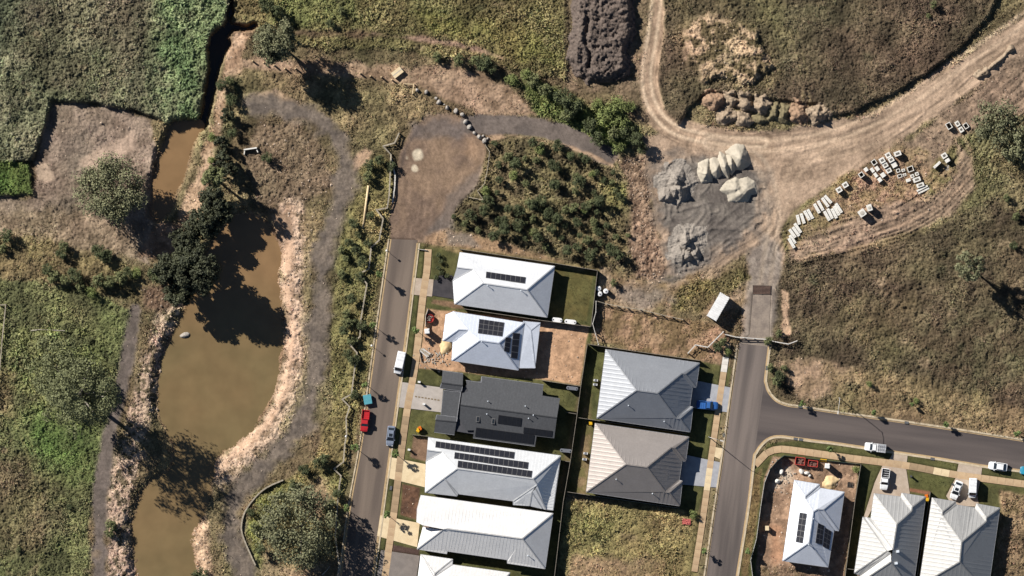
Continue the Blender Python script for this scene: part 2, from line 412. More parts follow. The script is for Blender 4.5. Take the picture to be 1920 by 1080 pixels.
# haul road junction, yard and rubble strip
zone([(1150, 300), (1200, 285), (1230, 300), (1222, 380), (1240, 440), (1262, 510), (1230, 540), (1190, 520), (1180, 430), (1176, 345)], C(160, 134, 110), C(118, 96, 78), 7, 10, 12, 0.22, 1.4, 0.25, 1.2)
zone([(1195, 255), (1262, 240), (1420, 250), (1640, 215), (1700, 180), (1900, 45), (1990, -20), (1990, 110), (1850, 150), (1760, 215), (1690, 265), (1590, 335), (1520, 385), (1478, 420), (1470, 540), (1478, 640), (1440, 648), (1390, 640), (1395, 560), (1404, 470), (1330, 520), (1250, 520), (1225, 400), (1215, 310)], C(184, 158, 132), C(150, 128, 106), 5, 7, 40, 0.06, 0.05, 0.2, 0.0, cls=1)
zone([(1228, 306), (1300, 286), (1400, 282), (1440, 330), (1440, 400), (1400, 450), (1320, 505), (1262, 520), (1246, 450), (1226, 390)], C(126, 117, 106), C(104, 96, 88), 20, 26, 22, 0.05, 0, 0.2, 0.0, cls=3)
zone([(1262, 500), (1330, 490), (1290, 530), (1230, 560), (1170, 560), (1150, 540), (1210, 535)], C(126, 117, 107), C(106, 98, 90), 16, 18, 18, 0.06, 0.3, 0.2, 0.1, cls=3, a=0.85)
zone([(1404, 470), (1440, 440), (1468, 470), (1466, 560), (1476, 640), (1440, 648), (1390, 640), (1398, 560)], C(152, 140, 126), C(128, 117, 106), 7, 9, 16, 0.05, 0.1, 0.2, 0.0, cls=1, a=0.9)
zone([(1238, -60), (1224, 60), (1212, 140), (1224, 200), (1264, 242), (1340, 262), (1430, 270)], C(184, 157, 130), C(152, 129, 106), 4, 4, 30, 0.05, 0.03, 0.2, 0.0, cls=1, width=46, smooth=True)
# fields on both sides
NEF = [(1242, -80), (1900, -80), (1858, 22), (1800, 92), (1700, 160), (1600, 208), (1556, 214), (1540, 196), (1400, 178), (1330, 170), (1290, 200), (1272, 232), (1244, 205), (1234, 140), (1244, 60)]
zone(NEF, C(106, 92, 72), C(80, 70, 55), 4, 4, 40, 0.22, 5.5, 0.32, rise=1.0, rsoft=2)
zone([(1250, -60), (1440, -60), (1480, 60), (1450, 160), (1330, 170), (1260, 150)], C(126, 112, 82), C(98, 88, 66), 20, 20, 26, 0.26, 5, 0.36, a=0.8)
zone([(1280, 50), (1330, 30), (1380, 45), (1420, 60), (1440, 120), (1400, 160), (1330, 150), (1290, 110)], C(206, 176, 142), C(110, 96, 70), 12, 16, 15, 0.26, 1.8, 0.3, 0.3, a=0.9, sharp=0.08, rise=1.3, rsoft=9)
zone([(1060, -80), (1240, -80), (1215, 60), (1200, 150), (1215, 230), (1180, 230), (1160, 180), (1060, 170)], C(138, 118, 94), C(108, 94, 72), 8, 8, 22, 0.14, 2.5, 0.3)
zone([(1470, 480), (1600, 470), (1760, 430), (1850, 360), (1900, 250), (1990, 220), (1990, 830), (1700, 790), (1560, 770), (1470, 750), (1445, 690), (1455, 560)], C(112, 99, 75), C(84, 73, 57), 6, 10, 36, 0.22, 5.5, 0.32)
zone([(1600, 560), (1720, 560), (1740, 660), (1650, 690), (1590, 620)], C(134, 120, 86), C(106, 94, 68), 26, 24, 24, None, None, None, a=0.7)
zone([(1690, 600), (1820, 560), (1990, 640), (1990, 760), (1760, 740), (1690, 680)], C(108, 100, 74), C(88, 76, 58), 26, 26, 28, None, None, None, a=0.7)
zone([(1765, 300), (1840, 200), (1990, 180), (1990, 420), (1860, 380), (1800, 400)], C(126, 116, 84), C(100, 90, 64), 14, 16, 24, 0.22, 5, 0.36)
zone([(1465, 680), (1500, 668), (1540, 680), (1590, 690), (1620, 720), (1560, 745), (1500, 740), (1475, 720)], C(176, 148, 120), C(140, 118, 92), 10, 14, 18, 0.12, 1.4, 0.22, 0.3)
zone([(1550, 690), (1700, 700), (1900, 760), (1990, 790), (1990, 830), (1700, 790), (1560, 768)], C(150, 130, 96), C(118, 102, 74), 12, 14, 20, 0.2, 4.5, 0.3, a=0.8)
zone([(1466, 545), (1476, 550), (1482, 625), (1466, 632)], C(206, 172, 140), None, 3, 4, 20, 0.04, 0.3, a=0.85)
# pit storage yard with churned tracks
YARD = [(1470, 460), (1480, 420), (1530, 380), (1600, 330), (1700, 262), (1780, 205), (1900, 110), (1990, 60), (1990, 190), (1870, 225), (1790, 262), (1825, 300), (1830, 350), (1790, 395), (1700, 435), (1600, 465), (1480, 490)]
zone(YARD, C(156, 133, 110), C(124, 106, 88), 6, 8, 14, 0.12, 1.2, 0.25, 0.05, cls=5)
zone([(1465, 470), (1478, 425), (1530, 375), (1640, 300), (1690, 270), (1740, 290), (1760, 340), (1740, 368), (1600, 400), (1560, 430), (1500, 460)], C(128, 112, 78), C(150, 124, 98), 9, 14, 18, 0.16, 4.5, 0.3, 0.2, a=0.85)
zone([(1475, 470), (1470, 430), (1500, 392), (1560, 350), (1600, 322)], C(126, 120, 72), C(104, 96, 58), 5, 6, 18, 0.2, 6, 0.36, width=10, smooth=True, a=0.8)
zone([(1752, 302), (1790, 270), (1798, 320), (1770, 350), (1740, 372), (1734, 340)], C(122, 112, 74), C(150, 126, 96), 6, 9, 14, 0.2, 4, 0.34, a=0.8)
# residential ground
LAWN, LAWN2 = C(94, 92, 56), C(78, 78, 48)
zone([(1060, 935), (1280, 955), (1318, 960), (1300, 1180), (1030, 1180)], C(150, 138, 92), C(116, 106, 70), 4, 5, 26, 0.2, 6, 0.4)
zone([(1070, 1040), (1240, 1050), (1230, 1180), (1050, 1180)], C(160, 132, 104), C(128, 108, 80), 12, 12, 18, 0.14, 2, 0.3, a=0.8)
zone([(1118, 570), (1260, 590), (1345, 610), (1370, 640), (1360, 690), (1310, 676), (1100, 644)], C(162, 132, 104), C(120, 100, 72), 6, 9, 18, 0.14, 2.4, 0.28)
zone([(1120, 500), (1190, 520), (1260, 530), (1330, 500), (1400, 500), (1395, 560), (1372, 600), (1300, 585), (1200, 580), (1118, 568)], C(160, 138, 112), C(128, 108, 80), 9, 11, 20, 0.16, 2.4, 0.28)
zone([(1270, 540), (1330, 520), (1390, 500), (1400, 520), (1370, 550), (1340, 560), (1310, 590), (1260, 580)], C(126, 116, 74), C(96, 88, 58), 9, 12, 18, 0.26, 6, 0.4, a=0.9)
zone([(1150, 540), (1230, 540), (1260, 560), (1200, 580)], C(132, 122, 112), None, 12, 12, 20, 0.05, 0.5, a=0.6)
RES = [(784, 455), (862, 468), (1124, 506), (1108, 640), (1060, 940), (1030, 1180), (690, 1180), (726, 900), (760, 650)]
zone(RES, LAWN, LAWN2, 1.5, 0, 20, 0.03, 2.5, 0.12)
zone([(786, 458), (864, 464), (1124, 503), (1120, 512), (860, 474)], C(140, 122, 86), C(110, 98, 66), 3, 4, 12, 0.08, 3, 0.2)
zone([(1040, 505), (1112, 515), (1100, 602), (1030, 594)], C(100, 90, 54), C(88, 82, 50), 1.5, 0, 16, 0.025, 3, 0.12)
zone([(800, 578), (1105, 612), (1100, 640), (1090, 722), (1015, 712), (800, 692), (784, 690)], C(204, 164, 128), C(178, 142, 110), 2, 2, 12, 0.05, 0.2, 0.15, 0.3)
zone([(812, 560), (870, 570), (868, 580), (806, 570)], C(142, 114, 88), C(120, 96, 74), 2, 2, 12, 0.05, 0.3)
zone([(775, 818), (806, 824), (803, 866), (768, 858)], C(132, 106, 84), C(112, 90, 72), 1.5, 1, 12, 0.04, 0.1)
zone([(755, 908), (788, 914), (782, 975), (750, 965)], C(118, 88, 68), C(92, 70, 56), 1.5, 1, 10, 0.06, 0.3, stn=0.3)
zone([(730, 1020), (787, 1030), (785, 1042), (728, 1034)], C(88, 70, 62), None, 1.5, 1, 10, 0.04, 0.1)
zone([(1100, 640), (1108, 645), (1092, 780), (1068, 925), (1045, 925), (1086, 728)], C(104, 94, 66), None, 2, 1, 14, 0.03, 1.5, 0.12)
zone([(1102, 646), (1330, 680), (1372, 690), (1345, 820), (1310, 960), (1062, 925)], LAWN, LAWN2, 2, 1, 20, 0.03, 2.5, 0.12)
zone([(1098, 730), (1112, 740), (1100, 930), (1080, 930)], C(140, 118, 88), C(112, 104, 66), 4, 4, 16, 0.03, 1.5, a=0.8)
VERGE = [(1440, 830), (1500, 826), (1620, 842), (1760, 862), (1990, 896), (1990, 1180), (1372, 1180), (1400, 950), (1418, 866)]
zone(VERGE, LAWN, LAWN2, 1.5, 0, 20, 0.03, 2.5, 0.13)
zone([(1408, 900), (1428, 880), (1424, 950), (1404, 1060), (1400, 1180), (1378, 1180)], C(140, 118, 80), C(116, 96, 66), 3, 3, 16, 0.12, 4, 0.26)
zone([(1450, 856), (1612, 870), (1602, 940), (1584, 1070), (1580, 1180), (1415, 1180), (1420, 1010), (1432, 900)], C(178, 146, 118), C(138, 112, 90), 2, 2, 14, 0.08, 0.6, 0.2, 0.4)
zone([(1455, 890), (1475, 868), (1490, 875), (1486, 905), (1468, 920), (1452, 915)], C(226, 204, 176), C(180, 154, 128), 6, 8, 9, 0.05, 0, stn=1)
zone([(1462, 990), (1470, 1050), (1450, 1060), (1446, 990)], C(196, 150, 116), None, 8, 9, 14, 0.04, 0, a=0.8)
zone([(1425, 1060), (1550, 1068), (1560, 1180), (1420, 1180)], C(110, 94, 70), C(136, 112, 90), 8, 10, 12, 0.16, 3, 0.3, a=0.8)
zone([(1876, 920), (1990, 935), (1990, 1180), (1856, 1180)], C(160, 136, 104), C(122, 106, 76), 4, 6, 20, 0.18, 4, 0.32)
zone([(1880, 1000), (1990, 1000), (1990, 1180), (1868, 1180)], C(118, 100, 76), C(96, 82, 62), 16, 16, 18, None, 4, None, a=0.7)
zone([(1704, 915), (1745, 922), (1742, 928), (1702, 921)], C(152, 106, 80), None, 1.5, 1, 10, 0.04, 0.2)

rp = random.Random(31)
FIELDS = [(1260, 1700, 0, 180), (1490, 1900, 500, 760), (1640, 1900, 420, 700), (0, 380, 0, 180), (0, 180, 540, 1080), (480, 1040, 0, 100), (1080, 1290, 960, 1070)]
for k in range(60):
    f_ = FIELDS[k % len(FIELDS)]
    x, y = rp.uniform(f_[0], f_[1]), rp.uniform(f_[2], f_[3]); r = rp.uniform(3, 11); a_ = rp.uniform(0, 3.1)
    q = [(x + math.cos(t + a_) * r * rp.uniform(0.6, 1.6), y + math.sin(t + a_) * r * rp.uniform(0.5, 1.1)) for t in np.linspace(0, 6.28, 8)[:-1]]
    if k % 3: zone(q, C(156, 136, 108), C(120, 104, 80), 6, 8, 9, None, 2.0, 0.2, a=rp.uniform(0.3, 0.75))
    else: zone(q, C(84, 84, 60), C(70, 70, 52), 8, 9, 9, 0.34, 6.5, 0.5, a=rp.uniform(0.4, 0.8))
def trail(line, sep, col, a_):
    for s_ in (-sep, sep): zone(offset_l(catmull(line, 5), s_), col, None, 2, 3, 20, None, 2.5, 0.18, width=2.5, a=a_)
def offset_l(pts, d):
    out = []
    for i, p_ in enumerate(pts):
        a_ = pts[max(i - 1, 0)]; b_ = pts[min(i + 1, len(pts) - 1)]
        tx, ty = b_[0] - a_[0], b_[1] - a_[1]; l = math.hypot(tx, ty) or 1
        out.append((p_[0] - ty / l * d, p_[1] + tx / l * d))
    return out
trail([(1488, 60), (1500, 110), (1508, 150), (1512, 205)], 6, C(150, 134, 98), 0.45)
trail([(1900, 420), (1800, 470), (1700, 500), (1600, 520), (1490, 530)], 6, C(140, 122, 92), 0.3)
trail([(40, 1080), (70, 960), (60, 860), (30, 780)], 6, C(140, 128, 88), 0.35)
for ln in ([(190, -10), (185, 60), (150, 140)], [(250, 20), (262, 100), (245, 190)], [(20, 120), (80, 160), (120, 185)], [(330, 60), (290, 90), (282, 170)]):
    zone(catmull(ln, 5), C(74, 72, 56), None, 3, 6, 20, 0.3, 2, 0.3, width=4, a=0.6)

# wheel-track streaks on the haul roads: darker and paler lines that follow the traffic
def streaks(line, width, freq, strength, seed, smooth=True, ruts=0.0):
    pts = catmull(line, 6) if smooth else line
    sl = bbox(pts, width)
    X, Y = GX[sl], GY[sl]
    d, sd = line_sdf(X, Y, pts)
    m = 1 - sm(width * 0.32, width * 0.5, d)
    wv = sd + (vnoise(X, Y, 60, seed) - 0.5) * 10
    n = vnoise(wv * freq * 10, (X + Y) * 0.25, 10, seed + 3) * 0.6 + vnoise(wv * freq * 26, (X + Y) * 0.4, 10, seed + 4) * 0.4 - 0.5
    RGB[sl] *= (1 + n * strength * 2 * m)[..., None]
    if ruts: ZZ[sl] += n * ruts * m
def twin(line, sep, wd, col, a):
    pts = catmull(line, 6)
    sl = bbox(pts, sep + wd + 6)
    X, Y = GX[sl], GY[sl]
    d, sd = line_sdf(X, Y, pts)
    m = (np.exp(-((np.abs(sd) - sep) / wd) ** 2) * a * (0.65 + 0.5 * vnoise(X, Y, 30, 88)))[..., None]
    RGB[sl] = RGB[sl] * (1 - m) + np.array(col, np.float32) * m
N_BR = [(1238, -60), (1224, 60), (1212, 140), (1224, 200), (1264, 242), (1340, 262), (1430, 268)]
E_BR = [(1330, 268), (1430, 274), (1530, 262), (1620, 232), (1710, 182), (1800, 118), (1920, 36), (1990, -16)]
streaks(N_BR, 60, 0.28, 0.45, 5, ruts=0.08)
streaks(E_BR, 130, 0.2, 0.42, 9, ruts=0.14)
twin(N_BR, 8, 3.4, C(226, 200, 168), 0.75)
twin(E_BR, 10, 4, C(222, 194, 162), 0.6)
twin([(x + 14, y + 30) for x, y in E_BR[2:]], 9, 3.5, C(206, 178, 148), 0.4)
twin([(1330, 268), (1420, 300), (1450, 380), (1448, 440), (1436, 520), (1426, 640)], 9, 5, C(186, 166, 142), 0.5)
twin([(1560, 268), (1500, 310), (1470, 370), (1452, 440)], 9, 5, C(196, 170, 142), 0.4)
streaks([(1460, 400), (1446, 450), (1434, 520), (1426, 640)], 80, 0.2, 0.18, 12)
streaks([(1480, 470), (1600, 448), (1720, 400), (1800, 330), (1850, 260), (1960, 150)], 90, 0.3, 0.42, 15, ruts=0.5)
streaks([(1480, 440), (1560, 400), (1660, 380), (1760, 400)], 60, 0.3, 0.3, 18, ruts=0.35)
streaks([(1560, 370), (1660, 300), (1760, 220), (1900, 120)], 70, 0.2, 0.3, 21, ruts=0.3)
streaks([(770, 250), (800, 330), (790, 440)], 130, 0.14, 0.24, 24)
streaks([(765, 300), (830, 240), (890, 280), (850, 380), (790, 440)], 60, 0.2, 0.2, 25)
streaks(PE, 34, 0.3, 0.12, 27)
streaks([(1250, 500), (1330, 470), (1420, 410)], 110, 0.25, 0.22, 30, ruts=0.35)
twin([(1500, 478), (1600, 446), (1700, 408), (1790, 350), (1812, 300), (1800, 262)], 9, 3, C(186, 156, 128), 0.5)
# loader-track wrinkles on the gravel yard
YG = [(1235, 300), (1300, 288), (1400, 290), (1440, 340), (1440, 410), (1390, 455), (1320, 505), (1262, 515), (1246, 450), (1230, 390)]
sl = bbox(YG, 10); X, Y = GX[sl], GY[sl]; dd = poly_sdf(X, Y, YG)
wx = X + (vnoise(X, Y, 40, 61) - 0.5) * 40; wy = Y + (vnoise(X, Y, 40, 62) - 0.5) * 40
rg = (1 - np.abs(2 * vnoise(wx, wy, 24, 63) - 1)) ** 9 + 0.6 * (1 - np.abs(2 * vnoise(wx, wy, 15, 64) - 1)) ** 9
ZZ[sl] += sm(4, -8, dd) * rg * 0.28
# pale spots of spilt lime on the turnaround
for cx_, cy_, r_, a_ in ((783, 290, 13, 0.9), (777, 316, 7, 0.8), (764, 296, 4, 0.35)):
    d = np.hypot(GX - cx_, GY - cy_) + WB * 5
    m = (1 - sm(r_ * 0.6, r_, d))[..., None] * a_
    RGB[:] = RGB * (1 - m) + np.array(C(222, 206, 176), np.float32) * m

# ------------------------------------------------------------------ water bodies: basins in the ground
WATER_Z = -1.3
POND = catmull([(441, 408), (470, 402), (512, 432), (524, 474), (520, 530), (529, 590), (530, 645), (520, 705), (503, 760), (468, 808), (430, 838), (408, 856), (398, 900), (380, 960), (362, 1000), (364, 1060), (372, 1160), (268, 1160), (258, 1060), (250, 1000), (256, 945), (276, 908), (318, 880), (325, 835), (297, 772), (301, 700), (314, 642), (338, 596), (346, 560), (372, 500), (410, 440)], 5, True)
UPPER = catmull([(322, 232), (352, 228), (378, 234), (362, 272), (346, 322), (330, 362), (318, 392), (300, 412), (284, 402), (288, 340), (300, 290)], 5, True)
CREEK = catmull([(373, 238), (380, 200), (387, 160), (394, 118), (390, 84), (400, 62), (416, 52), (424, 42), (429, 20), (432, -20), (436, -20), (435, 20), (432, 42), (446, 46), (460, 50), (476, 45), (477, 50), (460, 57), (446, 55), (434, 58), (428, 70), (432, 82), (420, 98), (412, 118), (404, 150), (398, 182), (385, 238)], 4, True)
def basin(poly, depth, run, zw):
    sl = bbox(poly, run + 6)
    X, Y = GX[sl], GY[sl]
    d = poly_sdf(X, Y, poly) + WB[sl] * 5
    z = np.where(d > 0, zw * (1 - sm(0, run, d)), zw - np.minimum(-d * S * 0.35, depth))
    k = 1 - sm(run * 0.75, run, d)
    ZZ[sl] = np.where(d > 0, np.minimum(ZZ[sl], ZZ[sl] * (1 - k) + z * k + (ZZ[sl] * k * sm(0, run * 0.6, d))), z)
    ins = sm(3, -3, d)
    AMP[sl] *= 1 - 0.9 * ins; DEN[sl] *= 1 - ins; STN[sl] *= 1 - ins
    mud = (sm(7, 1, d) * 0.6)[..., None]
    RGB[sl] = RGB[sl] * (1 - mud) + np.array(C(140, 112, 86), np.float32) * mud
basin(POND, 1.0, 22, WATER_Z)
basin(UPPER, 1.0, 14, WATER_Z)
basin(CREEK, 0.6, 5, WATER_Z - 1.1)
# earth cliff on the north bank of the path: low steps and the rill by the culvert
zone([(560, 118), (700, 130), (770, 132), (880, 128)], C(120, 96, 74), None, 2, 3, 20, None, None, None, width=3, a=0.5)
# ------------------------------------------------------------------ paved surfaces (map outlines)
W_ROAD = [(731, 448), (705, 630), (678, 822), (655, 950), (638, 1080), (628, 1160), (686, 1160), (702, 1060), (735, 820), (760, 640), (783, 450)]
E_L = [(1386, 644), (1372, 745), (1357, 855), (1340, 968), (1324, 1080), (1312, 1160)]
E_TR = [(1441, 650), (1434, 709), (1435, 720), (1439, 733), (1449, 747), (1461, 755.5), (1478, 761), (1495.5, 763), (1527, 768), (1573, 775), (1700, 793), (1820, 811), (1920, 827), (1990, 838)]
E_BR2 = [(1990, 893), (1920, 883), (1853, 875), (1750, 858), (1620, 839), (1560, 830), (1529, 826.5), (1495, 822), (1464, 818), (1444, 821), (1429, 832), (1417, 849), (1413, 862), (1403, 947), (1383, 1073), (1370, 1160)]
E_ROAD = E_L + E_BR2[::-1] + E_TR[::-1]
RAMP = [(1412, 551), (1445, 551), (1441, 650), (1386, 644), (1406, 628)]
DRIVES = [
    ('concrete', [(776, 521), (813, 524), (810, 556), (771, 552)]),
    ('charcoal', [(813, 527), (825, 516), (847, 516), (857, 525), (852, 561), (810, 554)]),
    ('palegrey', [(751, 716), (831, 727), (827, 773), (744, 763)]),
    ('cream', [(731, 857), (802, 871), (798, 914), (726, 896)]),
    ('cream', [(713, 966), (787, 981), (782, 1026), (707, 1005)]),
    ('grey', [(714, 1031), (787, 1042), (778, 1100), (704, 1095)]),
    ('bluegrey', [(1297, 712), (1372, 727), (1365, 773), (1290, 764)]),
    ('bluegrey', [(1282, 852), (1351, 867), (1343, 914), (1274, 908)]),
    ('cream', [(1340, 838), (1355, 841), (1350, 861), (1337, 855)]),
    ('concrete', [(1676, 847), (1702, 851), (1699, 879), (1706, 925), (1690, 940), (1645, 934), (1626, 972), (1620, 968), (1640, 905), (1654, 874), (1664, 867)]),
    ('concrete', [(1798, 867), (1842, 874), (1838, 902), (1832, 928), (1836, 950), (1786, 948), (1774, 930), (1792, 896)]),
]
FOOTPATHS = [
    ('W', [(803, 467), (800, 510), (793, 556), (779, 680), (764, 764), (752, 850), (740, 950), (726, 1050), (714, 1140)], 13.0),
    ('E', [(1365, 642), (1338, 826), (1317, 978), (1302, 1072)], 11.5),
    ('S', [(1416, 872), (1427, 860), (1438, 849), (1454, 843), (1473, 842.5), (1540, 851.5), (1590, 858.5), (1700, 873), (1780, 888), (1850, 898), (1990, 917)], 13.0),
]
def offset_line(pts, d):
    out = []
    for i, p in enumerate(pts):
        a = pts[max(i - 1, 0)]; b = pts[min(i + 1, len(pts) - 1)]
        tx, ty = b[0] - a[0], b[1] - a[1]
        l = math.hypot(tx, ty) or 1
        out.append((p[0] - ty / l * d, p[1] + tx / l * d))
    return out
# ground sinks slightly under everything paved
hard = np.full((NY, NX), 99.0, np.float32)
def mark(poly):
    sl = bbox(poly, 14)
    hard[sl] = np.minimum(hard[sl], poly_sdf(GX[sl], GY[sl], poly))
for p in [W_ROAD, E_ROAD, RAMP] + [d[1] for d in DRIVES]: mark(p)
for _, l, wd in FOOTPATHS:
    sl = bbox(l, 20); hard[sl] = np.minimum(hard[sl], line_sdf(GX[sl], GY[sl], l)[0] - wd / 2)

# ---- house roofs as survey outlines: vertices (x, y, rise above eave in map units), planes, footprint
def hd(ridge_a, ridge_b, r0, k):
    dx, dy = ridge_b[0] - ridge_a[0], ridge_b[1] - ridge_a[1]; l = math.hypot(dx, dy)
    return lambda x, y: (x, y, r0 - k * abs((x - ridge_a[0]) * dy - (y - ridge_a[1]) * dx) / l)
_q = hd((864, 759), (1044, 783), 26, 0.42)
HOUSES = {}
HOUSES['H1'] = dict(v=dict(A=(862, 473, 0), B=(1040, 499, 0), C=(1026, 595, 0), D=(852, 570, 0), R=(905.5, 531, 49), S=(988, 543, 49), P=(887, 505, 30), Q=(857, 501, 28), T=(849, 526, 2)),
    f=['ABSRPQ', 'BCS', 'CDRS', 'DTPR', 'QPT'], foot=[(862, 473), (1040, 499), (1026, 595), (852, 570), (856, 525)], col='h1',
    solar=[(0, [(911.7, 509), (985.7, 519.5), (984, 531.5), (910.8, 521)], 8, 1)], vents=[(2, 914, 535.5), (2, 977, 545)],
    label='white metal hip roof house with one row of solar panels above a charcoal driveway')
HOUSES['H2'] = dict(v=dict(A=(850, 584, 0), X=(983, 605, 0), E=(972, 694, 0), W=(847, 676, 0), R=(899.6, 638, 46), S=(935, 643, 46), P=(878, 618.5, 30), Q=(849, 641, 0), a=(836, 590, 0), e=(860, 617.5, 26), g=(830, 639, 0),
    i=(981, 602, -1), j=(1013, 605, -6), k=(1003, 690, -6), l=(973, 690, -1), m=(995, 619, -2)),
    f=['AXSRP', 'XES', 'EWRS', 'WQPR', 'gePQ', 'aeg', 'aAPe', 'ijm', 'jkm', 'klim'], foot=[(836, 590), (850, 584), (983, 605), (972, 692), (847, 676), (849, 641), (831, 639)], col='h2',
    solar=[(0, [(898.6, 597.6), (945.7, 604.5), (941.8, 630.6), (896, 624.5)], 5, 3), (1, [(962, 624), (975.5, 625), (970.5, 673), (957.6, 671)], 1, 4), (1, [(948, 632), (959, 633.4), (955.5, 661.5), (944.8, 658)], 1, 3)], vents=[(2, 903, 640)],
    label='pale blue grey metal roof house with square solar array beside the building rubble')
_m = dict(a=(830, 695, 0), b=(868.5, 700, 0), c=(867.5, 722.6, 10), d=(828, 717.6, 10), e=(865.5, 733, 5), f=(825, 727.5, 5), g=(832, 732, 2), h=(864, 735, 5), i=(857, 782, 5), j=(827, 778, 2),
    k=(819, 777.5, 6), l=(857.5, 782.5, 6), m=(856, 791, 9), n=(817, 787, 9), o=(852, 815, 0), p=(814, 810, 0))
for nm, (x, y) in dict(A=(866.5, 737), B=(878, 733.5), C=(873.5, 713), D=(902, 717), E=(903, 706), F=(1019, 721), G=(1017, 741.5), H=(1050, 746.5), I=(1044, 783), J=(863.6, 759), K=(1039, 821.6), L=(1006, 817.6), M=(1003, 836.4), N=(887, 820.6), O=(889, 806.5), P=(873.5, 806.7), Q=(862, 785)).items(): _m[nm] = _q(x, y)
HOUSES['H3'] = dict(v=_m, f=['ABCDEFGHIJ', 'JIKLMNOPQ', 'abcd', 'dcef', 'ghij', 'klmn', 'nmop'], foot=[(831, 697), (867, 702), (866, 730), (873, 716), (904, 709), (1017, 724), (1015, 744), (1047, 749), (1037, 819), (1004, 816), (1000, 833), (889, 818), (852, 812), (816, 807), (828, 776), (831, 734)], col='h3', eave=2.6,
    solar=[(1, [(935, 777.5), (978.4, 783.5), (976.5, 799.5), (933, 793.5)], 5, 1), (1, [(893, 801), (1002, 815.5), (1000, 832.5), (890.5, 818)], 10, 1), (1, [(982, 800.5), (1036, 807.5), (1034.5, 819), (981, 812)], 5, 1)],
    vents=[(0, 915, 752), (0, 985, 761), (1, 913, 776), (1, 1000, 778), (1, 991, 784)], sky=[(1, 896, 785.5), (1, 925, 789.5)],
    label='charcoal roofed house with two skylights and black solar panels')
HOUSES['H4'] = dict(v=dict(A=(803, 820, 0), B=(1051.5, 854, 0), C=(1037, 956.7, 0), D=(797, 923, 0), R=(857, 878, 52), S=(999, 897, 52), a=(833, 895.6, 33), b=(859, 925.6, 5), c=(857, 930, 0), d=(962, 939, 3), M=(1006.7, 908, 44), e=(997, 922, 30), f=(993, 948, 0), g=(962, 946, 0), h=(1017, 953.5, 0), i=(1004, 916, 37), j=(1024, 955, 0),
    Q=(801, 843, 24), P=(829, 847, 28), T=(799, 864, 2)),
    f=['ABSRPQ', 'DTPRa', 'QPT', 'Dac', 'abc', 'RSMdba', 'dMefg', 'ehf', 'eijh', 'BCjiMS'], foot=[(803, 820), (1051.5, 854), (1037, 956.7), (993, 950), (962, 942), (859, 928), (797, 921), (799, 864)], col='h4',
    solar=[(0, [(817.5, 826.5), (965, 847), (963.4, 859.5), (816, 838.6)], 16, 1), (0, [(852.7, 847), (991, 866), (989.4, 878.8), (851.4, 859.5)], 15, 1), (0, [(859, 862.6), (998, 882), (996.2, 894.6), (857.6, 875.4)], 15, 1)],
    label='long white metal roof house with three stepped rows of solar panels')
HOUSES['H5'] = dict(v=dict(A=(789, 928, 0), B=(1037, 962, 0), C=(1022, 1066, 0), D=(782, 1029, 0), R=(838, 990, 52), S=(979, 1009, 52), a=(829, 993, 44), b=(793, 987, 8), c=(951, 1055.6, 0), d=(951, 1049, 3), e=(839, 1033, 3), f=(838, 1038, 0), k=(832, 991.5, 53), j=(793, 984, 51), l=(781, 978, 46), m=(782, 953, 24)),
    f=['ABSRkjlm', 'baD', 'DaRSCcdef', 'BCS'], foot=[(789, 928), (1037, 962), (1022, 1066), (951, 1054), (838, 1036), (782, 1029), (791, 984), (782, 976), (783, 954)], col='h5', solar=[], vents=[(2, 990, 1041)],
    label='large cream white roof house without solar panels, one small vent on its rear slope')
HOUSES['H6'] = dict(v=dict(A=(789, 1039, 0), B=(849, 1048, 0), p=(815, 1075, 22), q=(848, 1058, 4), P=(815, 1080, 22), r=(956, 1073, 0), S=(915, 1122, 48), R=(830, 1110, 48), D=(776, 1142, 0), C=(942, 1168, 0)),
    f=['ABp', 'BqPp', 'qrSRP', 'ApPRD', 'DRSC', 'rCS'], foot=[(789, 1039), (849, 1048), (849, 1060), (956, 1073), (942, 1168), (776, 1142)], col='h5', solar=[],
    label='white roofed house with small front gable beside the plain grey driveway')
_e = dict(A=(1135.4, 655, 0), B=(1311.4, 680.5, 0), C=(1293.8, 809.8, 0), D=(1118.7, 784, 0), R=(1192.6, 731.5, 62), S=(1232, 736.8, 62), k=(1278, 700, 24), l=(1284, 701, 22), m=(1305, 726, 0), n=(1298, 726, 2), o=(1293, 761.4, 0), p=(1267, 783.4, 25), q=(1299, 763, 2), r=(1274, 784.4, 23))
_ef = ['ABlkSR', 'Sknop', 'klmn', 'Bml', 'oqrp', 'qCr', 'DRSprC', 'ARD']
HOUSES['E1'] = dict(v=_e, f=_ef, foot=[(1135.4, 655), (1311.4, 680.5), (1305, 725), (1297, 726), (1292, 762), (1299, 764), (1293.8, 809.8), (1118.7, 784)], col='e1', solar=[], vents=[(6, 1178, 760), (6, 1245, 790)],
    label='slate blue hip roof house with pale ribbed north slope and blue car outside')
HOUSES['E2'] = dict(v={k: (x - 19.8, y + 138.4, r) for k, (x, y, r) in _e.items()}, f=_ef, foot=[(x - 19.8, y + 138.4) for x, y in HOUSES['E1']['foot']], col='e2', solar=[], vents=[(6, 1155, 898), (6, 1223, 925)],
    label='brown ribbed hip roof house next to the vacant grass lot')
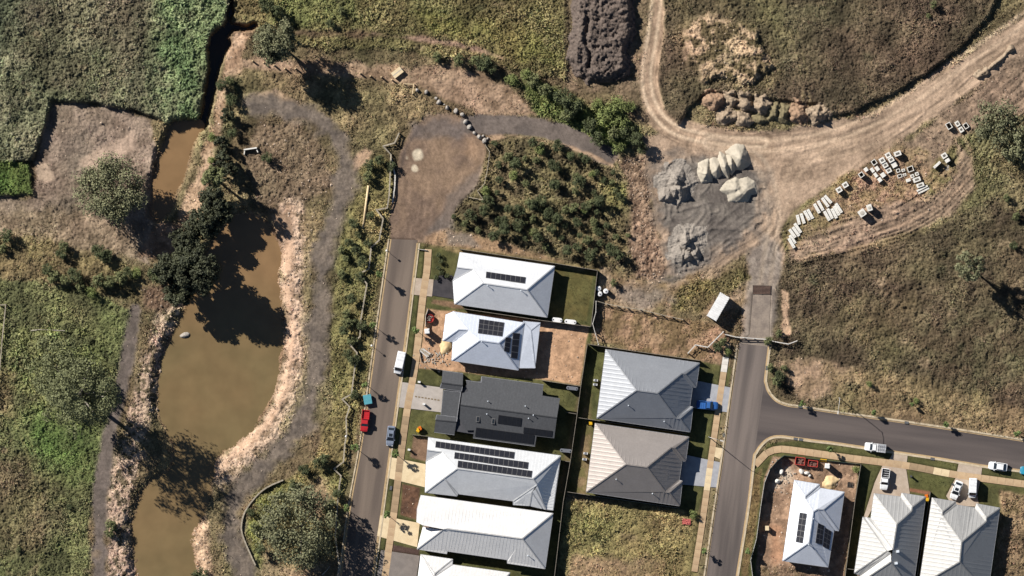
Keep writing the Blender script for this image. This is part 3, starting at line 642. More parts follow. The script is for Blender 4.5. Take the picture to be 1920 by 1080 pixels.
HOUSES['S1'] = dict(v=dict(A=(1488.7, 899.6, 0), b=(1536, 907.4, 0), p=(1509, 930, 24), q=(1509, 935, 24), s=(1536.7, 914.5, 2), B=(1582.7, 922, 0), R=(1523.7, 958.6, 45), S=(1515.4, 1016.6, 45), k=(1531.5, 954, 41), l=(1542, 954.7, 36), D=(1466.7, 1051, 0), C=(1552, 1063, 0), m=(1563, 994, 3), n=(1572, 995, 0)),
    f=['ApqRSD', 'Abp', 'pbsq', 'sBlkRq', 'Bnl', 'klnm', 'RkmCS', 'DSC'], foot=[(1488.7, 899.6), (1536, 907.4), (1537, 914), (1582.7, 922), (1572, 995), (1562, 996), (1552, 1063), (1466.7, 1051)], col='s1',
    solar=[(0, [(1498.5, 960), (1511.8, 962), (1504, 1018), (1491, 1015.5)], 2, 5), (6, [(1533, 980), (1545, 985), (1541, 1021), (1528, 1017)], 2, 4), (6, [(1546, 988), (1559, 996), (1554, 1030), (1542, 1024)], 2, 4)], vents=[(6, 1524, 972), (7, 1515, 1020)],
    label='white and blue grey roof house on the unfinished corner lot')
HOUSES['S2'] = dict(v=dict(A=(1638, 925, 0), b=(1688, 931, 0), c=(1690, 924, 0), B=(1735, 931, 0), s=(1709, 950, 24), t=(1708, 957.5, 24), R=(1680, 982, 50), S=(1672.5, 1029, 50), U=(1669, 1052, 50), w=(1617, 969, 0), x=(1632, 971, 2), y=(1661.7, 1032, 42), z=(1601, 1074, 0), g=(1613, 1078, 0), h=(1669, 1036, 46), i=(1608, 1094, 0), E=(1710, 1112, 0)),
    f=['AbtR', 'bcst', 'cBs', 'BEUSRts', 'ARSx', 'wxSy', 'wyz', 'zyhg', 'ghUi', 'iUE'], foot=[(1638, 925), (1688, 931), (1735, 931), (1710, 1112), (1606, 1096), (1602, 1074), (1617, 969), (1632, 971)], col='s2', solar=[], vents=[(3, 1682, 1033), (3, 1679, 1055)],
    label='beige ribbed roof house with two square roof vents on its dark slope')
HOUSES['S3'] = dict(v=dict(A=(1746.7, 933, 0), b=(1791, 940, 0), p=(1766, 959, 24), q=(1766, 966, 24), c=(1792, 946, 3), d=(1827.5, 951.7, 0), e=(1847.5, 977, 24), R=(1801, 1015, 62), f=(1830, 944, 0), B=(1874, 952, 0), s=(1848, 970, 24), U=(1797, 1052, 62), E=(1851, 1112, 0), W=(1722, 1098, 0)),
    f=['Abp', 'pbcq', 'cdeRq', 'dfse', 'fBs', 'BEURes', 'ApqRUW', 'WUE'], foot=[(1746.7, 933), (1791, 940), (1792, 946), (1828, 951), (1830, 944), (1874, 952), (1851, 1112), (1722, 1098)], col='s3', solar=[],
    label='grey beige ribbed roof house with two front gables behind the white van')
for H in HOUSES.values():
    sl = bbox(H['foot'], 14); hard[sl] = np.minimum(hard[sl], poly_sdf(GX[sl], GY[sl], H['foot']) + 4)
inside = sm(2.0, -1.0, hard)
DEN *= (1 - sm(5.0, 2.0, hard)); STN *= (1 - sm(5, 2, hard))
AMP *= (1 - sm(14, 3, hard) * 0.7)
near = sm(16, 4, hard)
ZZ[:] = ZZ * (1 - near) + 0.06 * near

# ------------------------------------------------------------------ final relief and the ground meshes
fine = (vnoise(GX, GY, 7, 41) - 0.5) * 0.9 + (vnoise(GX, GY, 14, 42) - 0.5) * 0.8 + (vnoise(GX, GY, 30, 43) - 0.5) * 0.6
fine = fine + (np.random.default_rng(5).random((NY, NX)).astype(np.float32) - 0.5) * 1.5
ZZ += fine * AMP * 1.5
ZZ[:] = ZZ * (1 - inside) + (-0.14) * inside
veg = np.clip(DEN / 5.0, 0, 1)
RGB *= (1 + (vnoise(GX, GY, 6, 51) - 0.5) * 0.30 + (np.random.default_rng(6).random((NY, NX)) - 0.5) * 0.28 + (vnoise(GX, GY, 120, 52) - 0.5) * 0.14)[..., None]
patch = fbm(GX, GY, 46, 53, 3) - 0.5; patch2 = vnoise(GX, GY, 15, 56) - 0.5; hue = fbm(GX, GY, 80, 57, 3) - 0.5
RGB *= (1 + veg * (0.22 + patch * 1.1 + patch2 * 0.5))[..., None]
RGB[..., 0] *= 1 - veg * hue * 0.3; RGB[..., 2] *= 1 - veg * hue * 0.25
TH *= np.clip(1 + patch * 1.8 + patch2 * 0.8, 0.35, 2.0)
ZZ += veg * patch * 0.5 * (1 - near)
RGB[..., 2] *= 1.03
RGB = np.clip(RGB, 0.004, 0.85)
def gz(px, py):
    i = np.clip((np.asarray(px) - gx[0]) / STEP, 0, NX - 1.001); j = np.clip((np.asarray(py) - gy[0]) / STEP, 0, NY - 1.001)
    i0 = i.astype(int); j0 = j.astype(int); fi = i - i0; fj = j - j0
    return (ZZ[j0, i0] * (1 - fi) + ZZ[j0, i0 + 1] * fi) * (1 - fj) + (ZZ[j0 + 1, i0] * (1 - fi) + ZZ[j0 + 1, i0 + 1] * fi) * fj
def G(px, py): return float(gz(np.float32(px), np.float32(py)))
def PG(px, py, dz=0.0): return P(px, py, G(px, py) + dz)

def attr_col(me, cols):
    at = me.color_attributes.new('Tint', 'FLOAT_COLOR', 'POINT')
    a = np.ones((len(cols), 4), np.float32); a[:, :3] = cols
    at.data.foreach_set('color', a.ravel())
def np_mesh(name, V, F, cols=None, smooth=True):
    me = bpy.data.meshes.new(name)
    k = F.shape[1]
    me.vertices.add(len(V)); me.vertices.foreach_set('co', np.ascontiguousarray(V, np.float32).ravel())
    me.loops.add(F.size); me.loops.foreach_set('vertex_index', np.ascontiguousarray(F, np.int32).ravel())
    me.polygons.add(len(F)); me.polygons.foreach_set('loop_start', np.arange(0, F.size, k, dtype=np.int32))
    me.polygons.foreach_set('loop_total', np.full(len(F), k, np.int32))
    me.polygons.foreach_set('use_smooth', np.full(len(F), smooth))
    me.update(calc_edges=True)
    if cols is not None: attr_col(me, cols)
    return me
M = {}
M['soil'] = mat('ground_cover', (0.2, 0.2, 0.2), 0.95, 0.16, 1.3, attr='Tint', spec=0.1, bump=0.25, bscale=5)
idx = np.arange(NX * NY).reshape(NY, NX)
quads = np.stack([idx[:-1, :-1], idx[1:, :-1], idx[1:, 1:], idx[:-1, 1:]], -1).reshape(-1, 4)
fcls = CLS[:-1, :-1].reshape(-1)
VX = np.stack([(GX - 960) * S, (540 - GY) * S, ZZ], -1).reshape(-1, 3)
VC = RGB.reshape(-1, 3)
for ci, cn in enumerate(CLSN):
    q = quads[fcls == ci]
    if not len(q): continue
    u, inv = np.unique(q, return_inverse=True)
    V = VX[u]; F = inv.reshape(-1, 4); cc = VC[u]
    if cn == 'ground':        # the sheet goes on to the horizon
        x0, x1, y0, y1 = (gx[0] + 6 - 960) * S, (gx[-1] - 6 - 960) * S, (540 - gy[-1] + 6) * S, (540 - gy[0] - 6) * S
        B = 4000.0; n0 = len(V)
        ring = [(x0, y0), (x1, y0), (x1, y1), (x0, y1), (-B, -B), (B, -B), (B, B), (-B, B)]
        V = np.vstack([V, [(a, b, -0.5) for a, b in ring]])
        F = np.vstack([F, np.array([(0, 4, 5, 1), (1, 5, 6, 2), (2, 6, 7, 3), (3, 7, 4, 0)]) + n0])
        cc = np.vstack([cc, [DRY] * 8])
    o = bpy.data.objects.new(cn, np_mesh(cn, V, F, cc)); COL.objects.link(o)
    o.data.materials.append(M['soil']); tag(o, kind='structure')

# ------------------------------------------------------------------ water
def water_mat():
    m = mat('muddy_water', C(122, 106, 74), 0.10, 0.10, 0.05, col2=C(142, 113, 80), spec=0.35, bump=0.03, bscale=2.0)
    n = m.node_tree.nodes; L = m.node_tree.links
    mx = n['Mix']; src = [l for l in L if l.to_node == mx and l.to_socket == mx.inputs[0]][0].from_socket
    tc = n['Texture Coordinate']; sx = n.new('ShaderNodeSeparateXYZ'); L.new(tc.outputs['Object'], sx.inputs[0])
    mr = n.new('ShaderNodeMapRange'); mr.inputs['From Min'].default_value = -14; mr.inputs['From Max'].default_value = 10
    L.new(sx.outputs['Y'], mr.inputs['Value'])
    ad = n.new('ShaderNodeMath'); ad.operation = 'MULTIPLY_ADD'; ad.inputs[1].default_value = 0.45; ad.use_clamp = True
    L.new(src, ad.inputs[0]); L.new(mr.outputs[0], ad.inputs[2]); L.new(ad.outputs[0], mx.inputs[0])
    return m
M['water'] = water_mat()
M['creek'] = mat('shade_tinted_creek_water', C(64, 58, 48), 0.1, 0.08, 0.3, col2=C(50, 46, 40), spec=0.35)  # muddy water darkened: the deep shade of the creek cut is in its colour
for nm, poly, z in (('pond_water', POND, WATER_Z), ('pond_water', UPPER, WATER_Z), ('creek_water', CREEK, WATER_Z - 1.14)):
    pts = [P(x, y)[:2] for x, y in offset_line(poly + [poly[0]], 0)[:-1]]
    cx_ = sum(p[0] for p in pts) / len(pts); cy_ = sum(p[1] for p in pts) / len(pts)
    # grown a little so that the sheet meets the bank under it
    grown = []
    n = len(pts)
    ar = sum(pts[i][0] * pts[(i + 1) % n][1] - pts[(i + 1) % n][0] * pts[i][1] for i in range(n))
    sg = 1 if ar > 0 else -1
    for i, p in enumerate(pts):
        a, b = pts[i - 1], pts[(i + 1) % n]
        tx, ty = b[0] - a[0], b[1] - a[1]; l = math.hypot(tx, ty) or 1
        grown.append((p[0] + sg * ty / l * 0.7, p[1] - sg * tx / l * 0.7))
    if ar < 0: grown = grown[::-1]
    mb = MB(); mb.add([(x, y, z) for x, y in grown], [tuple(range(n))])
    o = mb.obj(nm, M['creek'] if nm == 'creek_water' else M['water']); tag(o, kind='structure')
# ------------------------------------------------------------------ paved meshes
ANG_W, ANG_E, ANG_S = math.atan2(1, 0.147), math.atan2(1, 0.142), math.atan2(-0.142, 1)
M['asphalt_old'] = mat('worn_asphalt', C(132, 117, 104), 0.9, 0.10, 1.0, col2=C(106, 94, 85), bump=0.1, bscale=12, spec=0.2, stretch=(ANG_W, 0.03, 0.35))
M['asphalt'] = mat('asphalt', C(130, 118, 110), 0.9, 0.10, 1.0, col2=C(94, 86, 82), bump=0.1, bscale=12, spec=0.2, stretch=(ANG_E, 0.025, 0.36))
M['asphalt_s'] = mat('dark_asphalt', C(108, 98, 93), 0.9, 0.10, 1.0, col2=C(82, 75, 73), bump=0.1, bscale=12, spec=0.2, stretch=(ANG_S, 0.02, 0.3))
M['concrete'] = mat('concrete', C(196, 178, 158), 0.9, 0.07, 0.6, col2=C(182, 162, 142))
M['kerb'] = mat('kerb_concrete', C(212, 194, 164), 0.9, 0.07, 0.8, col2=C(190, 172, 144))
M['gutter'] = mat('gutter_concrete', C(196, 168, 126), 0.9, 0.08, 0.7, col2=C(176, 150, 114))
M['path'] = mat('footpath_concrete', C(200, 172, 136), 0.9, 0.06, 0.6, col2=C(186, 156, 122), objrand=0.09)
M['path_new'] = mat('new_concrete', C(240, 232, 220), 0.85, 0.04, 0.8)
M['path_darker'] = mat('darker_footpath_concrete', C(176, 150, 118), 0.9, 0.06, 0.6, objrand=0.08)  # darker tan tone for some runs of footpath slabs
M['joint'] = mat('joint_mortar', C(120, 104, 84), 0.95, 0.05, 2)
M['cream'] = mat('cream_concrete', C(236, 214, 174), 0.85, 0.05, 0.7, col2=C(224, 200, 160))
M['palegrey'] = mat('pale_grey_concrete', C(192, 182, 172), 0.85, 0.05, 0.7, col2=C(180, 170, 160))
M['grey'] = mat('grey_concrete', C(142, 132, 124), 0.9, 0.06, 0.7, col2=C(130, 121, 114))
M['bluegrey'] = mat('blue_grey_concrete', C(178, 178, 180), 0.85, 0.05, 0.7, col2=C(162, 162, 166))
M['charcoal'] = mat('charcoal_concrete', C(72, 68, 70), 0.8, 0.08, 0.8, col2=C(60, 57, 60))
M['steel_dark'] = mat('dark_steel', (0.03, 0.03, 0.032), 0.5, 0.1, 4, metallic=0.4)
M['steel'] = mat('galvanised_steel', (0.5, 0.5, 0.5), 0.45, 0.08, 4, metallic=0.6)
M['black'] = mat('black_rubber', (0.015, 0.015, 0.015), 0.8, 0.1, 4)

def to_xy(pts): return [P(x, y)[:2] for x, y in pts]
def sheet(name, pts, z, mt, thick=0.1):
    o = MB().prism(to_xy(pts), z - thick, z).obj(name, mt)
    return tag(o, kind='structure')
def ribbon(mb, line, d0, d1, z0, z1, mi=0):
    a, b = offset_line(line, d0), offset_line(line, d1)
    v = []
    for p, q in zip(a, b):
        for (x, y), z in ((p, z0), (q, z0), (q, z1), (p, z1)):
            v.append((*P(x, y)[:2], z))
    f = []
    for i in range(len(line) - 1):
        o, k = i * 4, i * 4 + 4
        for s_ in range(4):
            t = (s_ + 1) % 4
            f.append((o + s_, k + s_, k + t, o + t))
    f.append((0, 1, 2, 3)); n = (len(line) - 1) * 4; f.append((n + 3, n + 2, n + 1, n))
    mb.add(v, f, mi)
sheet('street', W_ROAD, 0.0, M['asphalt_old'])
sheet('street', E_L + [(1370, 1160), (1383, 1073), (1403, 947), (1413, 862)] + [(1434, 709), (1441, 650)], 0.0, M['asphalt'])
sheet('street', E_TR[1:] + E_BR2[:13], 0.0, M['asphalt_s'])
M['ramp'] = mat('dusty_ramp', C(158, 143, 128), 0.95, 0.12, 0.5, col2=C(134, 121, 110))
sheet('ramp', RAMP, 0.012, M['ramp'])
for mt, pl in DRIVES: sheet('driveway', pl, 0.115, M[mt], 0.12)
def kerb_run(line, side, kw=2.6, gw=4.2):
    mb = MB()
    ribbon(mb, line, side * 0.0, side * kw, -0.1, 0.15, 0)
    ribbon(mb, line, -side * gw, -side * 0.05, -0.1, 0.018, 1)
    tag(mb.obj('kerb', [M['kerb'], M['gutter']]), kind='structure')
kerb_run(catmull([(730, 448), (704, 630), (677, 822), (654, 950), (637, 1080), (628, 1150)], 4), 1)
kerb_run(catmull([(785, 456), (762, 640), (737, 820), (704, 1060), (690, 1150)], 4), -1)
kerb_run(catmull([(1384, 646), (1370, 745), (1355, 855), (1338, 968), (1322, 1080), (1311, 1150)], 4), 1, 3.2, 2.2)
kerb_run(catmull([(x + 1.0, y - 0.6) for x, y in E_TR], 3), -1, 3.6, 2.4)
kerb_run(catmull(E_BR2, 3), -1, 3.6, 2.4)

def slabs(line, wd, joint, mt, special=None):
    pts = catmull(line, 8)
    L = [0.0]
    for a, b in zip(pts[:-1], pts[1:]): L.append(L[-1] + math.hypot(b[0] - a[0], b[1] - a[1]))
    def at(t):
        for i in range(len(L) - 1):
            if t <= L[i + 1] or i == len(L) - 2:
                k = (t - L[i]) / (L[i + 1] - L[i] + 1e-9)
                a, b = pts[i], pts[i + 1]
                tx, ty = b[0] - a[0], b[1] - a[1]; l = math.hypot(tx, ty)
                return a[0] + tx * k, a[1] + ty * k, -ty / l, tx / l
    mb = MB(); ribbon(mb, pts, -wd / 2 + 0.3, wd / 2 - 0.3, -0.05, 0.105)
    base = tag(mb.obj('footpath', M['joint']), kind='structure')
    n = int(L[-1] / joint); st = L[-1] / n
    for i in range(n):
        q = []
        for t, s_ in ((i * st + 0.15, 1), ((i + 1) * st - 0.15, 1), ((i + 1) * st - 0.15, -1), (i * st + 0.15, -1)):
            x, y, nx_, ny_ = at(t)
            q.append((x + nx_ * wd / 2 * s_, y + ny_ * wd / 2 * s_))
        cx_, cy_ = sum(p[0] for p in q) / 4, sum(p[1] for p in q) / 4
        mm = mt
        if special:
            for (lo, hi, ax, m2) in special:
                if lo <= (cx_, cy_)[ax] <= hi: mm = m2
        c = P(cx_, cy_, 0.1)
        MB().prism(to_xy(q), 0.06, 0.124).obj('slab', mm, base, c, at=c)
slabs(FOOTPATHS[0][1], FOOTPATHS[0][2], 15, M['path'], [(556, 640, 1, M['path']), (780, 880, 1, M['path_darker']), (900, 960, 1, M['path_darker'])])
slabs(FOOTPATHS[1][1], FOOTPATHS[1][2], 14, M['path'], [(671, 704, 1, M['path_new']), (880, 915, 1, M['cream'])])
slabs(FOOTPATHS[2][1], FOOTPATHS[2][2], 15, M['path'], [(1747, 1782, 0, M['cream']), (1700, 1746, 0, M['path_darker'])])
# planted strip in the pale driveway
mb = MB()
for i in range(8):
    a = (780 + i * 6, 743.5 + i * 0.95); mb.box(P(a[0], a[1], 0.12), (0.45, 0.3, 0.05), -0.15)
tag(mb.obj('planter_strip', mat('planter_soil', C(142, 124, 98), 0.95)), 'line of small gravel gaps in the middle of the pale grey driveway', 'planter')

# ---- drain grates
grp = 'kerb drain grates'
for (x, y, rz, lab) in ((1438, 690, 1.45, 'dark kerb drain grate opposite the container street end'), (1356.5, 816, 1.42, 'dark kerb drain grate beside the street lamp'), (1500.5, 762.5, -0.15, 'dark kerb drain grate beside the corner street tree'), (1492, 823, -0.15, 'drain grate of the kerb pair near the corner'), (1502, 824.4, -0.15, 'drain grate of the kerb pair near the corner'), (1700, 792.5, -0.13, 'dark drain grate in the kerb along the dry field'), (1748.5, 860.5, -0.14, 'dark drain grate in the kerb between two driveways'), (733, 915, 1.42, 'dark drain grate at the foot of a cream driveway')):
    t = thing('drain_grate', lab, 'drain', P(x, y, 0.0), rz, grp)
    MB().box((0, 0, 0.13), (0.95, 0.6, 0.06)).obj('frame', M['steel_dark'], t)
    for k in range(6): MB().box((-0.36 + k * 0.145, 0, 0.17), (0.05, 0.5, 0.02)).obj('grate_bar', M['steel'], t)
# ---- vehicle grid across the track
t = thing('vehicle_grid', 'steel rumble grid of dark bars laid across the gravel track', 'grid', P(1428.5, 543.5, G(1428, 543)), -0.03)
MB().box((0, 0, 0.02), (4.1, 2.0, 0.06)).obj('pit_tray', M['black'], t)
for k in range(7): MB().box((0, -0.84 + k * 0.28, 0.12), (3.9, 0.09, 0.1)).obj('grid_bar', mat('rusty_steel', C(150, 120, 104), 0.7) if k == 0 else bpy.data.materials['rusty_steel'], t)
for sx in (-1, 0, 1): MB().box((sx * 1.95, 0, 0.1), (0.12, 2.0, 0.1)).obj('grid_beam', M['steel_dark'], t)

# ------------------------------------------------------------------ houses
def roof_mat(name, c, metallic=0.35, rough=0.5, var=0.05):
    return mat(name, c, rough, var, 0.5, col2=tuple(k * 0.93 for k in c), metallic=metallic, spec=0.4)
ROOF = dict(h1=roof_mat('roof_white', (0.68, 0.68, 0.68), 0.3), h2=roof_mat('roof_blue_grey', (0.62, 0.65, 0.71), 0.3, 0.45), h3=roof_mat('roof_charcoal', (0.066, 0.067, 0.07), 0.1, 0.6, 0.12),
    h4=roof_mat('roof_offwhite', (0.65, 0.65, 0.64)), h5=roof_mat('roof_cream', (0.68, 0.66, 0.63), 0.25), e1=roof_mat('roof_slate', (0.29, 0.297, 0.31), 0.65, 0.55), e2=roof_mat('roof_brown', (0.325, 0.287, 0.258), 0.65, 0.55),
    s1=roof_mat('roof_pale_blue', (0.64, 0.66, 0.70), 0.35, 0.45), s2=roof_mat('roof_beige', (0.40, 0.39, 0.37), 0.6, 0.58), s3=roof_mat('roof_taupe', (0.38, 0.37, 0.35), 0.6, 0.58))
CAPM = {k: mat('ridge_' + k, tuple(min(1, 0.8 * v) for v in ROOF[k].node_tree.nodes['Mix'].inputs[6].default_value[:3]), 0.5, 0.05, 1, metallic=0.3) for k in ROOF}
M['brick'] = mat('house_brick', C(150, 128, 110), 0.9, 0.12, 6)
M['render'] = mat('house_render', C(190, 184, 176), 0.9, 0.05, 1)
M['darkclad'] = mat('dark_cladding', C(80, 80, 84), 0.8, 0.06, 2)
M['glass'] = mat('window_glass', (0.02, 0.025, 0.03), 0.08, 0.02, 1, spec=0.6)
M['solar'] = mat('solar_cells', (0.022, 0.022, 0.027), 0.28, 0.1, 2, spec=0.4)
M['solarb'] = mat('black_solar_cells', (0.013, 0.014, 0.017), 0.35, 0.1, 2, spec=0.3)
M['frame'] = mat('aluminium_frame', (0.20, 0.19, 0.18), 0.4, 0.03, 2, metallic=0.3)
M['gutterm'] = mat('eave_gutter', (0.30, 0.30, 0.31), 0.5, 0.05, 2, metallic=0.2)
M['vent'] = mat('vent_metal', (0.62, 0.66, 0.7), 0.45, 0.05, 2)
TAN = S * math.tan(math.radians(24))
def shrink(poly, d):
    n = len(poly)
    a = sum(poly[i][0] * poly[(i + 1) % n][1] - poly[(i + 1) % n][0] * poly[i][1] for i in range(n))
    sg = 1 if a > 0 else -1
    out = []
    for i in range(n):
        p0, p1, p2 = poly[i - 1], poly[i], poly[(i + 1) % n]
        e1 = Vector((p1[0] - p0[0], p1[1] - p0[1])).normalized(); e2 = Vector((p2[0] - p1[0], p2[1] - p1[1])).normalized()
        n1 = Vector((-e1.y, e1.x)) * sg; n2 = Vector((-e2.y, e2.x)) * sg
        b = n1 + n2
        k = min(2.0, 2 / max(0.3, b.length_squared))
        out.append((p1[0] + b.x * d * k, p1[1] + b.y * d * k))
    return out
def plane_of(pts):
    A = np.array([(x, y, 1) for x, y, z in pts]); z = np.array([p[2] for p in pts])
    return np.linalg.lstsq(A, z, rcond=None)[0]
def build_house(key, H):
    eave = H.get('eave', 2.5)
    cx_ = sum(p[0] for p in H['foot']) / len(H['foot']); cy_ = sum(p[1] for p in H['foot']) / len(H['foot'])
    org = P(cx_, cy_, 0.0)
    t = thing('house', H['label'], 'house', org)
    tn = S * math.tan(math.radians(28)) if H['col'] in ('e1', 'e2', 's2', 's3') else TAN
    V = {k: P(x, y, eave + r * tn) for k, (x, y, r) in H['v'].items()}
    rm = ROOF[H['col']]
    foot = shrink(to_xy(H['foot']), 0.5)
    wm = M['darkclad'] if key == 'H3' else (M['render'] if key in ('H1', 'H4', 'S1') else M['brick'])
    MB().prism(foot, -0.1, eave - 0.12).obj('wall', wm, t, org)
    n = len(foot)
    ar = sum(foot[i][0] * foot[(i + 1) % n][1] - foot[(i + 1) % n][0] * foot[i][1] for i in range(n))
    for i in range(n):
        a, b = Vector(foot[i]), Vector(foot[(i + 1) % n]); d = b - a
        if d.length < 4: continue
        u = d.normalized(); nn = Vector((u.y, -u.x)) * (1 if ar > 0 else -1)
        for k in ([0.5] if d.length < 10 else [0.25, 0.7]):
            c = a + d * k + nn * 0.01
            wb = MB().box((c.x, c.y, 1.5), (1.8, 0.1, 1.3), math.atan2(u.y, u.x)).obj('window', M['frame'], t, org)
            c2 = c + nn * 0.04
            MB().box((c2.x, c2.y, 1.5), (1.6, 0.06, 1.1), math.atan2(u.y, u.x)).obj('pane', M['glass'], wb, org)
    edges = {}
    planes = []
    for fi, fs in enumerate(H['f']):
        pts = [V[c] for c in fs]
        pl = plane_of(pts); planes.append(pl)
        mb = MB()
        m_ = len(pts)
        a2 = sum(pts[i][0] * pts[(i + 1) % m_][1] - pts[(i + 1) % m_][0] * pts[i][1] for i in range(m_))
        q = pts if a2 > 0 else pts[::-1]
        vv = list(q) + [(x, y, z - 0.09) for x, y, z in q]
        mb.add(vv, [tuple(range(m_)), tuple(range(2 * m_ - 1, m_ - 1, -1))] + [(i, m_ + i, m_ + (i + 1) % m_, (i + 1) % m_) for i in range(m_)])
        g = Vector((pl[0], pl[1]))
        if g.length > 0.02:                       # raised ribs of the roof sheets, running down the slope
            dn = g.normalized(); ac = Vector((-dn.y, dn.x))
            us = [Vector((x, y)).dot(ac) for x, y, z in q]
            u = min(us) + 0.35
            sp = 0.92 if H['col'] in ('e1', 'e2', 's2', 's3') else 0.76
            while u < max(us) - 0.2:
                hit = []
                for i in range(m_):
                    p, r = q[i], q[(i + 1) % m_]
                    ua, ub = Vector(p[:2]).dot(ac), Vector(r[:2]).dot(ac)
                    if (ua - u) * (ub - u) < 0:
                        k = (u - ua) / (ub - ua)
                        hit.append(tuple(p[j] + (r[j] - p[j]) * k for j in range(3)))
                hit.sort(key=lambda h: Vector(h[:2]).dot(dn))
                for a_, b_ in zip(hit[::2], hit[1::2]):
                    wdt, hh = (0.46, 0.018) if H['col'] in ('e1', 'e2', 's2', 's3') else (0.05, 0.008)
                    o_ = Vector((ac.x, ac.y, 0)) * wdt / 2
                    A_, B_ = Vector(a_), Vector(b_); U_ = Vector((0, 0, hh))
                    mb.add([A_ - o_, A_ + o_, A_ + U_, B_ - o_, B_ + o_, B_ + U_], [(0, 2, 1), (3, 4, 5), (0, 3, 5, 2), (1, 2, 5, 4)])
                u += sp
        mb.obj('roof_plane', rm, t, org)
        for i in range(len(fs)):
            e = frozenset((fs[i], fs[(i + 1) % len(fs)]))
            edges.setdefault(e, []).append(fi)
    for e, fl in edges.items():
        a, b = [V[k] for k in e]
        if len(fl) == 2:
            MB().bar((a[0], a[1], a[2] + 0.045), (b[0], b[1], b[2] + 0.045), 0.26, 0.06).obj('ridge_cap', CAPM[H['col']], t, org)
        elif abs(a[2] - b[2]) < 0.3 and min(a[2], b[2]) < eave + 0.35:
            MB().bar((a[0], a[1], a[2] - 0.06), (b[0], b[1], b[2] - 0.06), 0.14, 0.12).obj('gutter', M['gutterm'], t, org)
    def onp(pl, x, y, dz):
        X, Y, _ = P(x, y); return (X, Y, pl[0] * X + pl[1] * Y + pl[2] + dz)
    for (fi, qd, nx_, ny_) in H['solar']:
        pl = planes[fi]
        for i in range(nx_):
            for j in range(ny_):
                mbp = MB()
                def bl(u, v):
                    return tuple((qd[0][k] * (1 - u) * (1 - v) + qd[1][k] * u * (1 - v) + qd[2][k] * u * v + qd[3][k] * (1 - u) * v) for k in (0, 1))
                e = 0.013
                def quad(m0, zz): return [onp(pl, *bl((i + a) / nx_, (j + b) / ny_), zz) for a, b in ((m0, m0), (m0, 1 - m0), (1 - m0, 1 - m0), (1 - m0, m0))]
                lo, hi = quad(e, 0.06), quad(e, 0.13)
                mbp.add(lo + hi, [(3, 2, 1, 0), (4, 5, 6, 7), (0, 1, 5, 4), (1, 2, 6, 5), (2, 3, 7, 6), (3, 0, 4, 7)], 1)
                inn = quad(e + 0.035, 0.137)
                mbp.add(inn, [(0, 1, 2, 3)], 0)
                mbp.obj('solar_panel', [M['solarb'] if key == 'H3' else M['solar'], M['frame'] if key != 'H3' else M['steel_dark']], t, org)
    for (fi, x, y) in H.get('vents', []):
        c = onp(planes[fi], x, y, 0.0)
        if key == 'S2':
            MB().box((c[0], c[1], c[2] + 0.25), (0.75, 0.6, 0.5), 0.1, 0, 0.8).obj('roof_vent', M['vent'], t, org)
        else:
            MB().lathe([(0.07, c[2] - 0.1), (0.07, c[2] + 0.55), (0.14, c[2] + 0.56), (0.14, c[2] + 0.66), (0.03, c[2] + 0.72)], 8, c[:2]).obj('roof_vent', M['vent'], t, org)
    for (fi, x, y) in H.get('sky', []):
        c = onp(planes[fi], x, y, 0.1)
        sk = MB().box(c, (0.75, 1.25, 0.16), -0.12).obj('skylight', M['frame'], t, org)
        MB().box((c[0], c[1], c[2] + 0.09), (0.5, 1.0, 0.04), -0.12).obj('pane', M['glass'], sk, org)
    return t
for k, H in HOUSES.items():
    build_house(k, H)
# ------------------------------------------------------------------ fences
M['fence_dark'] = mat('dark_steel_fence', C(92, 86, 80), 0.6, 0.06, 2)
M['fence_top'] = mat('fence_capping', C(150, 140, 126), 0.6, 0.05, 2)
M['timber'] = mat('weathered_timber', C(184, 172, 152), 0.9, 0.12, 3, col2=C(150, 140, 122))
M['timber_new'] = mat('pale_timber', C(232, 206, 164), 0.85, 0.08, 3, col2=C(212, 186, 144))
M['pipe'] = mat('pale_pipe', C(220, 214, 204), 0.6, 0.05, 3)
M['mesh_green'] = mat('green_shade_cloth', C(62, 80, 76), 0.8, 0.08, 3)
M['conc_w'] = mat('precast_concrete', C(240, 236, 226), 0.9, 0.05, 1.2, col2=C(222, 216, 204))
M['conc_d'] = mat('aged_precast', C(198, 190, 176), 0.9, 0.08, 1.2)
M['dark_in'] = mat('pit_inside', C(52, 48, 46), 0.95, 0.1, 2)
def resample(line, st):
    out = [line[0]]
    for a, b in zip(line[:-1], line[1:]):
        L = math.hypot(b[0] - a[0], b[1] - a[1]); n = max(1, round(L / st))
        out += [(a[0] + (b[0] - a[0]) * k / n, a[1] + (b[1] - a[1]) * k / n) for k in range(1, n + 1)]
    return out
def panel_fence(line, label, h=1.8, st=20, capm='fence_top', pm='fence_dark', name='panel_fence'):
    pts = resample(line, st)
    o0 = P(*pts[0], 0)
    t = thing(name, label, 'fence', o0)
    for i, (a, b) in enumerate(zip(pts[:-1], pts[1:])):
        A, B = P(*a, 0), P(*b, 0)
        mb = MB()
        mb.bar((A[0], A[1], h / 2 - 0.1), (B[0], B[1], h / 2 - 0.1), 0.06, h)
        pn = mb.obj('fence_panel', M[pm], t, o0)
        MB().bar((A[0], A[1], h - 0.08), (B[0], B[1], h - 0.08), 0.09, 0.06).obj('capping', M[capm], pn, o0)
    for a in pts:
        A = P(*a, 0); MB().box((A[0], A[1], h / 2 - 0.1), (0.1, 0.1, h + 0.12)).obj('fence_post', M[pm], t, o0)
panel_fence([(862, 467), (1040, 493.5), (1120, 507)], 'dark panel fence behind the solar row house facing the shrub plot')
panel_fence([(1120, 508.5), (1108, 612)], 'panel fence with tan capping closing the lawn of the solar row house')
